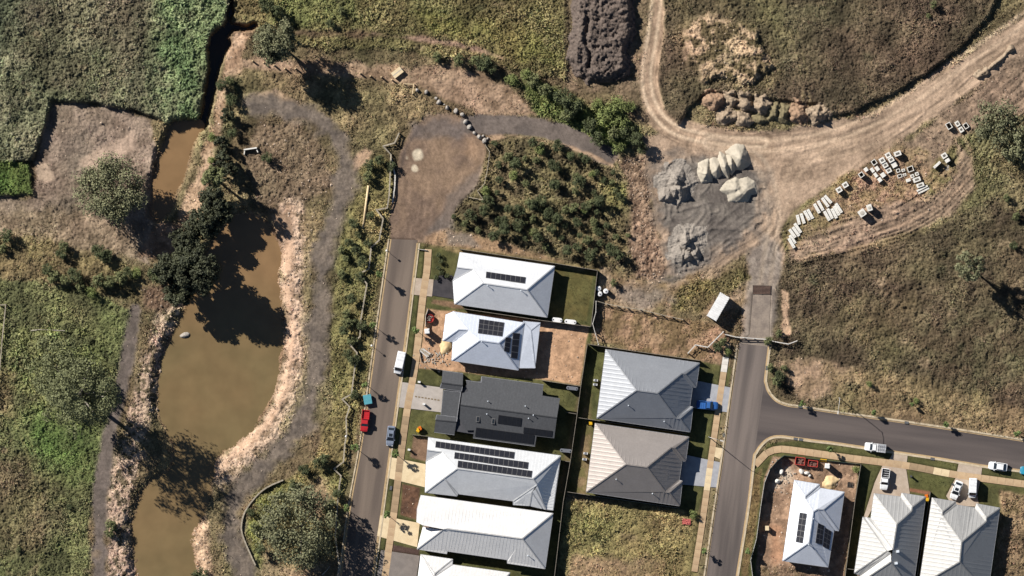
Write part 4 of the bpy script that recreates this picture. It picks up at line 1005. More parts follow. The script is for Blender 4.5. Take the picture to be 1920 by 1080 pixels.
panel_fence([(1107, 612.5), (1014, 600.5), (870, 579)], 'panel fence between the white hip roof house and the blue grey roof house')
panel_fence([(1101, 646), (1089, 723), (1082, 776), (1070, 860), (1056, 940), (1040, 1076), (1034, 1130)], 'long panel fence running down the backs of both house rows')
panel_fence([(1088, 724), (1016, 713)], 'panel fence between the bare dirt yard and the charcoal house')
panel_fence([(1081, 776), (1062, 773)], 'short panel fence off the long back fence beside the charcoal house')
panel_fence([(1103, 645), (1133, 650), (1312, 676)], 'dark panel fence along the pale ribbed slope of the slate roof house')
panel_fence([(1085, 783), (1118, 788), (1288, 813)], 'panel fence between the slate roof house and the brown roof house')
panel_fence([(1064, 922), (1097, 927), (1274, 952.5)], 'panel fence between the brown roof house and the vacant lot')
panel_fence([(1614, 870), (1603, 937), (1586, 1066), (1578, 1130)], 'panel fence between the unfinished corner lot and the beige roof house')
panel_fence([(1744, 922), (1736, 970), (1722, 1060), (1714, 1130)], 'panel fence squeezed between the beige and the taupe roof houses')
panel_fence([(1589, 1066), (1603, 1068)], 'short return fence at the rear of the beige roof house')
panel_fence([(1070, 866), (1052, 863)], 'short panel fence behind the three row solar house')
panel_fence([(800, 469), (784, 467)], 'low pale fence end at the head of the street verge', 0.6, 16, 'pipe', 'pipe')
panel_fence([(806, 690), (848, 697), (866, 700)], 'panel fence along the rubble lot beside the charcoal house carport')
panel_fence([(773, 815), (802, 818), (813, 821)], 'dark low fence across the brown garden bed front', 1.0, 16)
def rail_fence(line, label, h=1.1, st=16, name='rail_fence', pm='timber', rail=0.16, rails=2, group=None, post=0.2):
    pts = resample(line, st)
    o0 = PG(*pts[0])
    t = thing(name, label, 'fence', o0, 0, group)
    for a in pts:
        A = PG(*a); MB().box((A[0], A[1], A[2] + h / 2 - 0.1), (post, post, h + 0.25)).obj('fence_post', M[pm], t, o0)
    for a, b in zip(pts[:-1], pts[1:]):
        A, B = PG(*a), PG(*b)
        for k in range(rails):
            z = h - 0.06 - k * 0.45
            MB().bar((A[0], A[1], A[2] + z), (B[0], B[1], B[2] + z), rail, 0.1).obj('rail', M[pm], t, o0)
rail_fence([(748, 250), (740, 268), (718.5, 274), (733, 290), (731.5, 330), (729.6, 368.5), (726, 390), (705.6, 393.5), (718.5, 410), (711, 450), (696, 464), (691.7, 504), (674, 513), (688, 532.6), (676.9, 597), (675, 631), (656.5, 646.7), (669.4, 661.5), (664, 698.5), (659, 739), (641.7, 748.5), (655.6, 762.4), (649, 783.7), (650, 815), (646.7, 832), (644, 866), (626, 879), (639.4, 892), (634.6, 921), (628.6, 1005), (636, 1060), (630, 1100)], 'zigzag timber rail fence along the planted bank of the street', rail=0.3, post=0.28)
rail_fence([(1290, 662), (1304, 646.5), (1327, 651), (1356, 622)], 'bent pale rail fence leading up to the white container', pm='pipe', rail=0.22, rails=2, h=1.3, st=20)
rail_fence([(1360, 627), (1380, 632), (1395, 633), (1414, 634.5), (1435, 636), (1455, 641), (1478, 645), (1494, 639)], 'pale pipe barrier across the end of the street', pm='pipe', rail=0.2, rails=2, h=1.1, st=19)
rail_fence([(1117.5, 565), (1117, 585), (1111, 607), (1122, 646)], 'crooked pale temporary fence beside the lawn fence', pm='pipe', rail=0.12, h=1.6, st=20)
rail_fence([(1118, 564), (1138, 570), (1176, 577), (1200, 580), (1240, 590), (1280, 599)], 'sagging wire fence crossing the dry dirt ground', pm='timber', rail=0.12, h=1.2, st=20)
rail_fence([(733, 295), (737, 310), (741, 330), (740, 350), (736, 380)], 'white plastic barrier mesh lying along the turnaround edge', pm='pipe', rail=0.3, h=0.5, rails=1, st=12)
rail_fence([(0, 572), (11, 571), (9, 592), (4, 640), (0, 690), (-8, 760)], 'pale timber rail fence on the outer side of the green west field', pm='timber', rail=0.2, h=1.1, st=18)
rail_fence([(757, 157), (776, 158), (773, 176)], 'short pale rail beside the row of boulders', pm='timber_new', rail=0.22, h=0.8, rails=1, st=18)
rail_fence([(910, 272), (918, 285), (914, 318), (908, 345), (895, 358), (906, 375), (880, 370)], 'thin rail fence along the shrub plot edge', pm='timber', rail=0.12, h=1.0, st=16)
panel_fence([(1443, 880), (1433, 905), (1426, 950), (1418, 1010), (1407, 1050), (1412, 1090)], 'temporary site fence with dark cloth on the corner lot', 1.8, 18, 'pipe', 'mesh_green', 'site_fence')
panel_fence([(1443, 880), (1458, 863), (1470, 854)], 'green wrapped fence panels at the corner lot entrance', 1.8, 12, 'mesh_green', 'mesh_green', 'site_fence')
panel_fence([(1470, 854), (1520, 860), (1612, 870)], 'low site fence behind the red skips', 0.7, 18, 'mesh_green', 'mesh_green', 'site_fence')
panel_fence([(803, 579), (798, 592), (798, 612)], 'leaning grey site fence beside the round red skip', 1.2, 10, 'pipe', 'mesh_green', 'site_fence')
panel_fence([(786, 656), (790, 678), (806, 690)], 'low timber hoarding round the rubble on the building lot', 0.6, 10, 'timber', 'timber', 'site_fence')

# ---- timber bollards north of the gravel path
bo = None
for i, (zx, zy) in enumerate([(190, 195), (308, 212), (418, 240), (533, 275), (645, 275), (755, 280), (868, 290), (985, 285), (1095, 305), (1210, 325), (1328, 325), (1437, 355), (1553, 365), (1665, 395)]):
    x, y = 440 + zx / 5.647, 80 + zy / 5.647
    if bo is None:
        bo = MB().box((0, 0, 0.5), (0.3, 0.3, 1.2)).lathe([(0.17, 1.1), (0.13, 1.17), (0.02, 1.2)], 8).obj('bollard', M['timber_new'])
        tag(bo, 'squat pale timber bollard in the row beside the gravel path', 'bollard', 'timber bollards by the gravel path'); o = bo
    else: o = dup(bo, (0, 0, 0))
    o.location = PG(x, y)
# ---- pale straight log
A, B = PG(690.7, 348, 0.2), PG(680.5, 428, 0.2)
tag(MB().tube([A, B], [0.27, 0.24], 9).obj('log', M['timber_new'], smooth=True), 'long straight pale timber pole lying on the planted bank', 'pole')
# ---- concrete edging wall round the big tree bed
line = catmull([(531, 900), (500, 914), (478, 933), (460, 958), (453, 982), (454.4, 1002), (466.7, 1033), (479, 1060)], 3)
t = thing('edging_wall', 'curved cream concrete edging wall round the large tree bed', 'wall', PG(*line[0]))
for a, b in zip(line[:-1], line[1:]):
    mb = MB(); A, B = P(*a, 0.1), P(*b, 0.1)
    mb.bar(A, B, 0.32, 0.9).obj('wall_block', M['timber'], t, t.location)

# ------------------------------------------------------------------ precast pits and slabs
def pit(kind, wd, ln, h):
    mb = MB(); parts = []
    if kind == 'O':
        k = 0.14
        for cx_, cy_, a, b in ((0, ln / 2 - k / 2, wd, k), (0, -ln / 2 + k / 2, wd, k), (wd / 2 - k / 2, 0, k, ln - 2 * k), (-wd / 2 + k / 2, 0, k, ln - 2 * k)):
            parts.append(('pit_wall', MB().box((cx_, cy_, h / 2), (a, b, h)), 'conc_w'))
        parts.append(('pit_base', MB().box((0, 0, 0.08), (wd - 2 * k - 0.01, ln - 2 * k - 0.01, 0.14)), 'dark_in'))
    else:
        body = MB().prism([(-wd / 2, -ln / 2 + .06), (-wd / 2 + .06, -ln / 2), (wd / 2 - .06, -ln / 2), (wd / 2, -ln / 2 + .06), (wd / 2, ln / 2 - .06), (wd / 2 - .06, ln / 2), (-wd / 2 + .06, ln / 2), (-wd / 2, ln / 2 - .06)], 0, h)
        parts.append(('pit_body', body, 'conc_w'))
        if kind == 'G':
            parts.append(('grate_opening', MB().box((0, 0, h + 0.01), (wd * 0.52, ln * 0.44, 0.03)), 'dark_in'))
            for k in (-1, 0, 1): parts.append(('grate_bar', MB().box((0, k * ln * 0.14, h + 0.04), (wd * 0.5, 0.045, 0.04)), 'conc_d'))
        elif kind == 'R':
            parts.append(('round_lid', MB().lathe([(wd * 0.3, h - 0.05), (wd * 0.3, h + 0.06), (wd * 0.26, h + 0.07)], 14), 'conc_d'))
        elif kind == 'S':
            parts.append(('lid', MB().box((0, 0, h + 0.03), (wd * 0.86, ln * 0.86, 0.06)), 'conc_w'))
    return parts
PLAB = dict(O='open square precast concrete pit with dark hollow inside, in the storage yard', G='precast concrete pit with a dark slotted opening in its lid', S='plain closed white precast concrete pit block', R='tall precast pit with round lid apart from the stacks')
PZ = [(205, 480, 78, 78, 'O', 1.6), (280, 400, 62, 66, 'S', 1.0), (405, 285, 78, 82, 'O', 0.7), (455, 385, 58, 78, 'S', 0.8), (380, 408, 52, 80, 'S', 0.8), (432, 485, 52, 80, 'S', 0.8), (495, 558, 62, 72, 'S', 1.0), (545, 485, 72, 76, 'S', 0.9),
      (530, 255, 88, 86, 'G', 1.0), (578, 330, 84, 78, 'G', 0.9), (632, 412, 88, 78, 'G', 0.9), (622, 175, 88, 82, 'G', 0.8), (670, 245, 88, 78, 'G', 0.8), (720, 325, 84, 92, 'S', 0.8), (770, 150, 112, 78, 'G', 1.3),
      (780, 415, 60, 60, 'O', 0.5), (860, 408, 58, 44, 'G', 0.4), (805, 500, 74, 58, 'O', 0.5), (880, 480, 58, 44, 'G', 0.4), (970, 390, 98, 88, 'O', 0.8), (1072, 465, 58, 56, 'G', 0.6), (1000, 500, 58, 56, 'G', 0.6), (940, 565, 78, 52, 'S', 0.7), (1070, 555, 122, 72, 'G', 0.8), (1125, 640, 122, 66, 'G', 0.8),
      (1497, 182, 88, 82, 'G', 0.9), (1548, 258, 78, 58, 'S', 1.2)]
pits = []
for i, (zx, zy, a, b, k, h) in enumerate(PZ):
    rz = 0.62 if zx < 600 and k != 'G' else 0.5
    if zx > 750: rz = 0.34
    if zx > 1400: rz = 0.55
    pits.append((1590 + zx / 8.309, 270 + zy / 8.309, a / 8.309 * S, b / 8.309 * S, k, h, rz))
pits += [(1779, 236, 1.2, 1.5, 'O', 1.2, 0.55), (1795, 232, 1.0, 1.25, 'G', 0.6, 0.55), (1802, 243, 1.0, 1.25, 'G', 0.6, 0.55), (1811, 236, 1.1, 1.3, 'O', 0.6, 0.6), (1573, 356, 1.3, 1.2, 'G', 1.1, 0.55), (1584.6, 346.7, 1.3, 1.2, 'G', 1.1, 0.55), (1616, 399.4, 1.6, 1.6, 'R', 1.7, 0.6), (1629.7, 389.4, 1.2, 1.5, 'R', 1.7, 0.3)]
pc = {}
for (x, y, a, b, k, h, rz) in pits:
    # a pit that stands clear of its neighbours keeps a small gap
    t = thing('precast_pit', PLAB[k] if not (k == 'R') else PLAB[k], 'concrete pit', PG(x, y, -0.05), rz, 'precast pits in the storage yard')
    if x > 1760: t['label'] = {'O': 'open precast pit in the small cluster beside the big tree', 'G': 'slotted precast pit in the small cluster beside the big tree', 'S': 'closed white pit block by the concrete pallet'}[k]
    elif 1565 < x < 1590: t['label'] = 'slotted pit of the lone pair beside the haul road edge'
    for nm, mbp, mt in pit(k, a * 0.97, b * 0.97, h): mbp.obj(nm, M[mt], t)
def slab(x, y, ln, wd, h, rz, lab, grp='precast slabs in the storage yard'):
    mb = MB()
    mb.prism([(-ln / 2, -wd / 2), (ln / 2, -wd / 2), (ln / 2, wd / 2), (-ln / 2, wd / 2)], 0.0, h)
    t = thing('concrete_slab', lab, 'concrete slab', PG(x, y, -0.03), rz, grp)
    mb.obj('slab_body', M['conc_w'], t)
    for s_ in (-1, 1): MB().box((s_ * ln * 0.32, 0, h + 0.02), (0.08, wd * 0.3, 0.05)).obj('lifting_lug', M['conc_d'], t)
SL = [(135, 840, 210, 970), (150, 800, 225, 910), (145, 720, 225, 830), (190, 690, 275, 810), (215, 640, 300, 765), (250, 525, 280, 655), (300, 505, 345, 640), (345, 470, 415, 595), (390, 450, 460, 575), (480, 375, 550, 500), (530, 335, 600, 465), (585, 295, 670, 415), (620, 265, 710, 365), (615, 475, 685, 600), (660, 440, 725, 575), (715, 440, 780, 570), (745, 405, 815, 530), (770, 370, 850, 495)]
for i, (a, b, c, d) in enumerate(SL):
    x, y = 1460 + (a + c) / 14.4, 330 + (b + d) / 14.4
    ln = math.hypot(c - a, d - b) / 7.2 * S
    slab(x, y, ln, 0.68, 0.45, -math.atan2(d - b, c - a), 'long white concrete slab of the close bundle on bare soil' if i >= 13 else 'long white concrete slab in the row along the haul road edge')
for zx, zy in ((1155, 692), (1178, 728)): slab(1590 + zx / 8.309, 270 + zy / 8.309, 2.75, 0.42, 0.4, 0.46, 'narrow concrete beam below the stacked pits')
slab(1590 + 1385 / 8.309, 270 + 325 / 8.309, 1.95, 0.55, 1.2, 0.75, 'tall narrow concrete block standing on edge by the pallet')
t = thing('concrete_pallet', 'flat grey concrete pallet beside the closed pit block', 'pallet', PG(1590 + 1550 / 8.309, 270 + 368 / 8.309), 0.55)
for k in range(5): MB().box((0, -0.5 + k * 0.25, 0.22), (1.3, 0.2, 0.08)).obj('pallet_slat', M['conc_d'], t)
for k in (-1, 1): MB().box((k * 0.5, 0, 0.09), (0.12, 1.2, 0.18)).obj('pallet_bearer', M['timber'], t)

# ---- boulders along the turnaround
M['boulder'] = mat('grey_boulder', C(182, 174, 163), 0.95, 0.12, 2.5, col2=C(150, 142, 133), bump=0.4, bscale=6)
def rock_mesh(seed, r):
    r_ = np.random.default_rng(seed)
    bm = bmesh.new(); bmesh.ops.create_icosphere(bm, subdivisions=2, radius=1)
    ax = r_.normal(size=(9, 3)); ax /= np.linalg.norm(ax, axis=1)[:, None]; off = r_.uniform(0.62, 0.92, 9)
    sc = r_.uniform(0.8, 1.2, 3)
    for v in bm.verts:
        p = np.array(v.co)
        for a, o in zip(ax, off):
            d = p @ a
            if d > o: p = p - a * (d - o) * 0.9
        v.co = Vector(p * sc * r)
    me = bpy.data.meshes.new('boulder'); bm.to_mesh(me); bm.free(); me.materials.append(M['boulder'])
    return me
for i, (zx, zy, r) in enumerate([(150, 195, 28), (262, 222, 30), (390, 298, 22), (422, 348, 32), (492, 378, 16), (530, 420, 30), (640, 458, 34), (722, 505, 32), (762, 592, 38), (812, 662, 32), (878, 738, 32), (938, 785, 34), (985, 775, 22), (1003, 838, 36), (1045, 808, 18)]):
    x, y = 760 + zx / 6.75, 140 + zy / 6.75
    rr = r / 6.75 * S
    o = bpy.data.objects.new('boulder', rock_mesh(50 + i, rr)); COL.objects.link(o)
    o.location = PG(x, y, rr * 0.45); o.rotation_euler = (0, 0, i * 1.3)
    tag(o, 'large boulder of the curved row along the turnaround' if r >= 28 else 'small boulder of the curved row along the turnaround', 'boulder', 'boulders edging the turnaround')
o = bpy.data.objects.new('boulder', rock_mesh(91, 1.0)); COL.objects.link(o)
o.scale = (1.15, 0.55, 0.5); o.rotation_euler = (0, 0, 0.25); o.location = P(346, 628, WATER_Z + 0.02); tag(o, 'flat pale rock breaking the muddy pond surface', 'rock')
# concrete headwalls
hb = thing('culvert_headwall', 'tilted white concrete culvert headwall above the pond head', 'headwall', PG(470, 283), 0.15)
MB().box((0, 0.5, 0.5), (3.0, 0.3, 1.1)).obj('face_wall', M['conc_w'], hb)
for s_ in (-1, 1): MB().box((s_ * 1.4, 0, 0.35), (0.22, 1.2, 0.8), s_ * 0.3).obj('wing_wall', M['conc_w'], hb)
bx = thing('culvert_box', 'pale concrete box culvert block by the dirt path', 'culvert', PG(745, 136), math.radians(38))
MB().box((0, 0, 0.85), (2.5, 0.18, 0.01)).obj('top_seam', M['conc_d'], bx)
MB().prism([(-1.25, -0.75), (1.25, -0.75), (1.25, 0.75), (-1.25, 0.75)], 0, 0.84).obj('box_shell', M['cream'], bx)
MB().box((1.255, 0, 0.42), (0.03, 1.1, 0.6)).obj('box_opening', M['dark_in'], bx)

# ---- shipping container
cp = [P(1349.4, 549), P(1368, 558.5), P(1342.5, 602), P(1325, 591)]
c0 = (sum(p[0] for p in cp) / 4, sum(p[1] for p in cp) / 4)
rz = math.atan2(cp[0][1] - cp[3][1], cp[0][0] - cp[3][0])
M['cont'] = mat('white_container_paint', C(244, 242, 238), 0.6, 0.05, 0.8, col2=C(228, 226, 222))
t = thing('shipping_container', 'white ribbed shipping container beside the gravel track', 'container', (c0[0], c0[1], 0.1), rz)
MB().box((0, 0, 1.4), (5.9, 2.3, 2.5)).obj('shell', M['cont'], t)
MB().box((0, 0, 2.67), (6.06, 2.44, 0.06)).obj('roof_sheet', M['cont'], t)
for k in range(12):
    MB().box((-2.75 + k * 0.5, 0, 2.72), (0.2, 2.2, 0.05)).obj('roof_rib', M['cont'], t)
for sx in (-1, 1):
    for sy in (-1, 1): MB().box((sx * 2.97, sy * 1.16, 1.35), (0.16, 0.16, 2.66)).obj('corner_post', M['cont'], t)
for k in range(6): MB().box((3.02, -1.0 + k * 0.4, 2.7), (0.16, 0.18, 0.12)).obj('end_tooth', M['cont'], t)
for sy in (-1, 1): MB().box((2.97, sy * 0.56, 1.4), (0.08, 1.06, 2.3)).obj('door', M['cont'], t)
# ------------------------------------------------------------------ stockpiles: height-field mounds on the ground
M['soil_dark'] = mat('stockpile_soil', C(118, 104, 94), 0.95, 0.3, 1.6, col2=C(90, 79, 72), bump=0.8, bscale=4)
M['soil_brown'] = mat('heap_soil', C(172, 152, 128), 0.95, 0.18, 1.4, col2=C(136, 118, 98), bump=0.5, bscale=4)
M['soil_red'] = mat('heap_red_soil', C(168, 138, 112), 0.95, 0.15, 1.4, col2=C(140, 114, 92), bump=0.5, bscale=4)
M['soil_green'] = mat('weedy_heap', C(138, 126, 94), 0.95, 0.2, 1.6, col2=C(108, 98, 74), bump=0.5, bscale=4)
M['gravel'] = mat('heap_gravel', C(158, 148, 136), 0.95, 0.12, 2.0, col2=C(138, 129, 119), bump=0.4, bscale=6)
M['sandy'] = mat('heap_sand', C(192, 181, 162), 0.95, 0.05, 0.8, col2=C(176, 166, 148))
M['sand_y'] = mat('builders_sand', C(232, 204, 156), 0.95, 0.06, 1.2, col2=C(214, 184, 138))
def heap(name, x0, y0, x1, y1, hfun, mt, label, cat='heap', group=None, st=2.0, smooth=True):
    xs = np.arange(x0, x1 + st, st); ys = np.arange(y0, y1 + st, st)
    X, Y = np.meshgrid(xs, ys)
    Hh = hfun(X, Y)
    keep = Hh > 0.0
    Z = gz(X, Y) * (keep > 0) + Hh
    cx_, cy_ = (x0 + x1) / 2, (y0 + y1) / 2
    g0 = G(cx_, cy_)
    Z = np.where(keep, np.maximum(gz(X, Y), -0.1) + Hh - 0.04, gz(X, Y) - 0.35)
    n, m_ = X.shape
    I = np.arange(n * m_).reshape(n, m_)
    Q = np.stack([I[:-1, :-1], I[1:, :-1], I[1:, 1:], I[:-1, 1:]], -1).reshape(-1, 4)
    kf = (keep[:-1, :-1] | keep[1:, :-1] | keep[1:, 1:] | keep[:-1, 1:]).reshape(-1)
    Q = Q[kf]
    u, inv = np.unique(Q, return_inverse=True)
    org = np.array(P(cx_, cy_, g0))
    V = np.stack([(X - 960) * S, (540 - Y) * S, Z], -1).reshape(-1, 3)[u] - org
    o = bpy.data.objects.new(name, np_mesh(name, V, inv.reshape(-1, 4), None, smooth)); COL.objects.link(o)
    o.data.materials.append(mt); o.location = org
    return tag(o, label, cat, group)
def cone(cx_, cy_, rx, ry, h, ang=0.0, rough=0.12, seed=0, ax=0.12, ay=0.2):
    """a tipped load: the crest sits off centre, so one flank is long and the other steep"""
    ca, sa = math.cos(ang), math.sin(ang)
    def f(X, Y):
        dx, dy = X - cx_, Y - cy_
        u, v = (dx * ca + dy * sa) / rx, (-dx * sa + dy * ca) / ry
        wob = (vnoise(X, Y, 9, 60 + seed) - 0.5) * rough * 2
        pu, pv = u - ax, v - ay
        r = np.zeros(X.shape)
        k0 = seed * 1.7
        for k in range(6):
            a_ = k0 + k * 1.047 + 0.35 * math.sin(k * 2.3 + seed)
            c_, s_ = math.cos(a_), math.sin(a_)
            r = np.maximum(r, (pu * c_ + pv * s_) / (1 - ax * c_ - ay * s_))
        r = 0.85 * r + 0.15 * np.sqrt(u * u + v * v) + wob
        z = h * (1 - r) + (vnoise(X, Y, 5, 70 + seed) - 0.5) * rough * h * 1.1 + (vnoise(X, Y, 2.6, 75 + seed) - 0.5) * rough * h * 0.6
        return np.where(r < 1, np.maximum(z, 0.03), -1)
    return f
def stock(X, Y):
    pl = [(1066, -70), (1192, -70), (1193, 60), (1182, 98), (1187, 138), (1150, 155), (1100, 158), (1072, 140), (1060, 100), (1072, 50)]
    d = -(poly_sdf(X, Y, pl) + (vnoise(X, Y, 14, 81) - 0.5) * 8)
    h = np.minimum(d * 0.13, 2.3)
    h = h - np.exp(-((X - 1103 - (vnoise(X, Y, 30, 85) - 0.5) * 14) / 4.5) ** 2) * 0.9 * (Y > 20) * (Y < 128) * (d > 4)
    h = h - np.exp(-((Y - 90 - (X - 1110) * -0.05) / 5) ** 2) * 0.5 * (X > 1110)
    return np.where(d > 0, np.maximum(h + (vnoise(X, Y, 5, 82) - 0.5) * 0.75 + (vnoise(X, Y, 14, 83) - 0.5) * 0.8 + (np.random.default_rng(3).random(X.shape) - 0.5) * 0.42, 0.05), -1)
heap('soil_stockpile', 1050, -60, 1200, 165, stock, M['soil_dark'], 'long dark grey soil stockpile beside the haul road', 'stockpile', st=1.8)
for i, (zx, zy, rx, ry, h, mt, lab) in enumerate([
    (375, 235, 150, 118, 1.5, 'soil_red', 'reddish brown dirt heap at the end of the dumped row'), (575, 225, 105, 85, 1.4, 'soil_brown', 'brown heap next to the reddish heap'), (520, 420, 120, 105, 1.3, 'soil_brown', 'pale grey brown heap below the reddish heap'),
    (745, 255, 95, 120, 1.5, 'soil_brown', 'narrow brown heap in the middle of the dumped row'), (735, 470, 115, 85, 1.1, 'soil_brown', 'low brown heap in front of the dumped row'), (935, 300, 115, 120, 1.5, 'soil_brown', 'tall pale brown heap of the dumped row'), (925, 460, 90, 75, 1.1, 'soil_green', 'low weedy heap in front of the dumped row'),
    (1090, 350, 85, 125, 1.2, 'soil_green', 'heap overgrown with green weeds in the dumped row'), (1200, 400, 90, 125, 1.2, 'soil_green', 'olive weedy heap beside the rust brown heap'), (1390, 400, 135, 120, 1.5, 'soil_red', 'rust brown heap with two dark hollows'), (1610, 400, 130, 115, 1.6, 'soil_brown', 'cream topped heap at the field corner end of the dumped row')]):
    x, y = 1280 + zx / 6.4, 150 + zy / 6.4
    heap('dirt_heap', x - rx / 4, y - ry / 4, x + rx / 4, y + ry / 4, cone(x, y, rx / 5.7, ry / 5.7, h * 1.6, 0.2, 0.22, i), M[mt], lab, 'dirt heap', 'dumped dirt heaps by the haul road', 1.5)
# dumped sand and gravel loads
for i, (x, y, rx, ry, h, a, lab) in enumerate([(1322, 322, 15, 22, 1.7, -0.15, 'pale sand load at the outer end of the dumped sand row'), (1341, 315, 13, 21, 1.6, -0.2, 'second sand load from the outer end of the dumped row'), (1357, 309, 13, 22, 1.6, -0.2, 'third sand load from the outer end of the dumped row'), (1370, 305, 11, 20, 1.5, -0.2, 'slim sand load wedged in the dumped row'), (1385, 294, 19, 26, 1.9, -0.25, 'largest sand load closing the dumped row by the haul road')]):
    heap('sand_heap', x - 30, y - 32, x + 30, y + 32, cone(x, y, rx, ry, h * 1.3, a, 0.03, 20 + i), M['sandy'], lab, 'sand heap', 'dumped sand loads', 1.5)
def lump(X, Y):
    h = np.maximum.reduce([cone(1376, 352, 22, 17, 1.7, -0.1, 0.03, 31)(X, Y), cone(1398, 350, 20, 18, 1.7, 0.1, 0.03, 32)(X, Y), cone(1386, 360, 25, 20, 1.75, 0, 0.03, 33)(X, Y)])
    return np.minimum(h, 1.5 + 0.15 * vnoise(X, Y, 8, 34))
heap('sand_heap', 1345, 325, 1425, 388, lump, M['sandy'], 'flat topped pale sand heap standing alone on the grey yard', 'sand heap', None, 1.5)
def shards(cx_, cy_, rx, ry, hmax, n, seed, ang0):
    """an old heap dug into by a loader: overlapping crests of different height over a low apron"""
    r_ = np.random.default_rng(seed)
    cs = [cone(cx_ + r_.uniform(-0.5, 0.5) * rx, cy_ + r_.uniform(-0.5, 0.5) * ry, r_.uniform(0.3, 0.55) * rx, r_.uniform(0.25, 0.5) * ry, r_.uniform(0.5, 1.0) * hmax, r_.uniform(-0.8, 0.8), 0.07, seed + k, r_.uniform(-0.1, 0.45), r_.uniform(-0.1, 0.45)) for k in range(n)]
    ap = cone(cx_, cy_, rx, ry, hmax * 0.3, 0.2, 0.12, seed + 50, 0.1, 0.1)
    def f(X, Y):
        return np.maximum.reduce([c(X, Y) for c in cs] + [ap(X, Y)])
    return f
heap('gravel_heap', 1225, 290, 1312, 395, shards(1267, 342, 36, 44, 2.8, 8, 5, 0.4), M['gravel'], 'broken grey gravel heap with sharp scooped faces beside the sand loads', 'gravel heap', None, 1.5, False)
heap('gravel_heap', 1240, 415, 1345, 512, shards(1288, 458, 36, 42, 2.9, 7, 12, -0.5), M['gravel'], 'jagged grey gravel heap at the container end of the yard', 'gravel heap', None, 1.5, False)
heap('sand_pile', 820, 630, 852, 668, cone(836, 649, 13, 15, 0.8, 0, 0.12, 41), M['sand_y'], 'cream builders sand pile in front of the blue grey roof house', 'sand pile')
heap('sand_pile', 1540, 890, 1575, 922, cone(1557, 905, 14, 13, 0.9, 0, 0.14, 42), M['sand_y'], 'yellow builders sand pile on the unfinished corner lot', 'sand pile')
def bank_h(X, Y):
    d = line_sdf(X, Y, [(1834, 143), (1866, 120), (1896, 92)])[0] + (vnoise(X, Y, 10, 19) - 0.5) * 9
    return np.where(d < 7, 0.9 * (1 - d / 7) + 0.5 * (vnoise(X, Y, 4, 9) - 0.4), -1)
heap('earth_bank', 1820, 76, 1910, 158, bank_h, M['soil_brown'], 'ragged earth bank beside the haul road', 'earth bank', None, 1.5)

# ------------------------------------------------------------------ vehicles (local x forward)
def paint(name, c, rough=0.35): return mat(name, c, rough, 0.03, 1, spec=0.5)
PNT = dict(white=paint('car_white', (0.78, 0.78, 0.77)), red=paint('car_red', (0.42, 0.02, 0.025)), silver=paint('car_steel_blue', (0.20, 0.23, 0.29)), blue=paint('car_blue', (0.03, 0.11, 0.32)), teal=paint('car_teal', (0.02, 0.22, 0.33)))
M['tarp'] = mat('teal_tarp', C(92, 166, 178), 0.7, 0.06, 2)
M['rim'] = mat('wheel_rim', (0.35, 0.35, 0.36), 0.4, 0.03, 2, metallic=0.7)
M['lamp_w'] = mat('headlight_glass', (0.7, 0.7, 0.68), 0.15, 0.02, 2)
M['lamp_r'] = mat('tail_light', (0.35, 0.01, 0.01), 0.3, 0.02, 2)
def loft(stn, mi=0):
    mb = MB(); v = []; k = 8
    for (x, hw, z0, z1, tp) in stn:
        e = 0.1
        ring = [(-hw * 0.92, z0), (hw * 0.92, z0), (hw, z0 + e), (hw, z1 - e), (hw * tp, z1), (0, z1 + 0.015), (-hw * tp, z1), (-hw, z1 - e), (-hw, z0 + e)]
        v += [(x, y, z) for y, z in ring]
    n = 9; f = []
    for i in range(len(stn) - 1):
        for j in range(n): f.append((i * n + j, i * n + (j + 1) % n, (i + 1) * n + (j + 1) % n, (i + 1) * n + j))
    f.append(tuple(range(n))); f.append(tuple((len(stn) - 1) * n + j for j in range(n - 1, -1, -1)))
    f = [q[::-1] for q in f]
    return mb.add(v, f, mi)
def frustum(x0, x1, hw, z0, X0, X1, HW, z1, mi=0):
    mb = MB()
    v = [(x0, -hw, z0), (x1, -hw, z0), (x1, hw, z0), (x0, hw, z0), (X0, -HW, z1), (X1, -HW, z1), (X1, HW, z1), (X0, HW, z1)]
    return mb.add(v, [(3, 2, 1, 0), (4, 5, 6, 7), (0, 1, 5, 4), (1, 2, 6, 5), (2, 3, 7, 6), (3, 0, 4, 7)], mi)
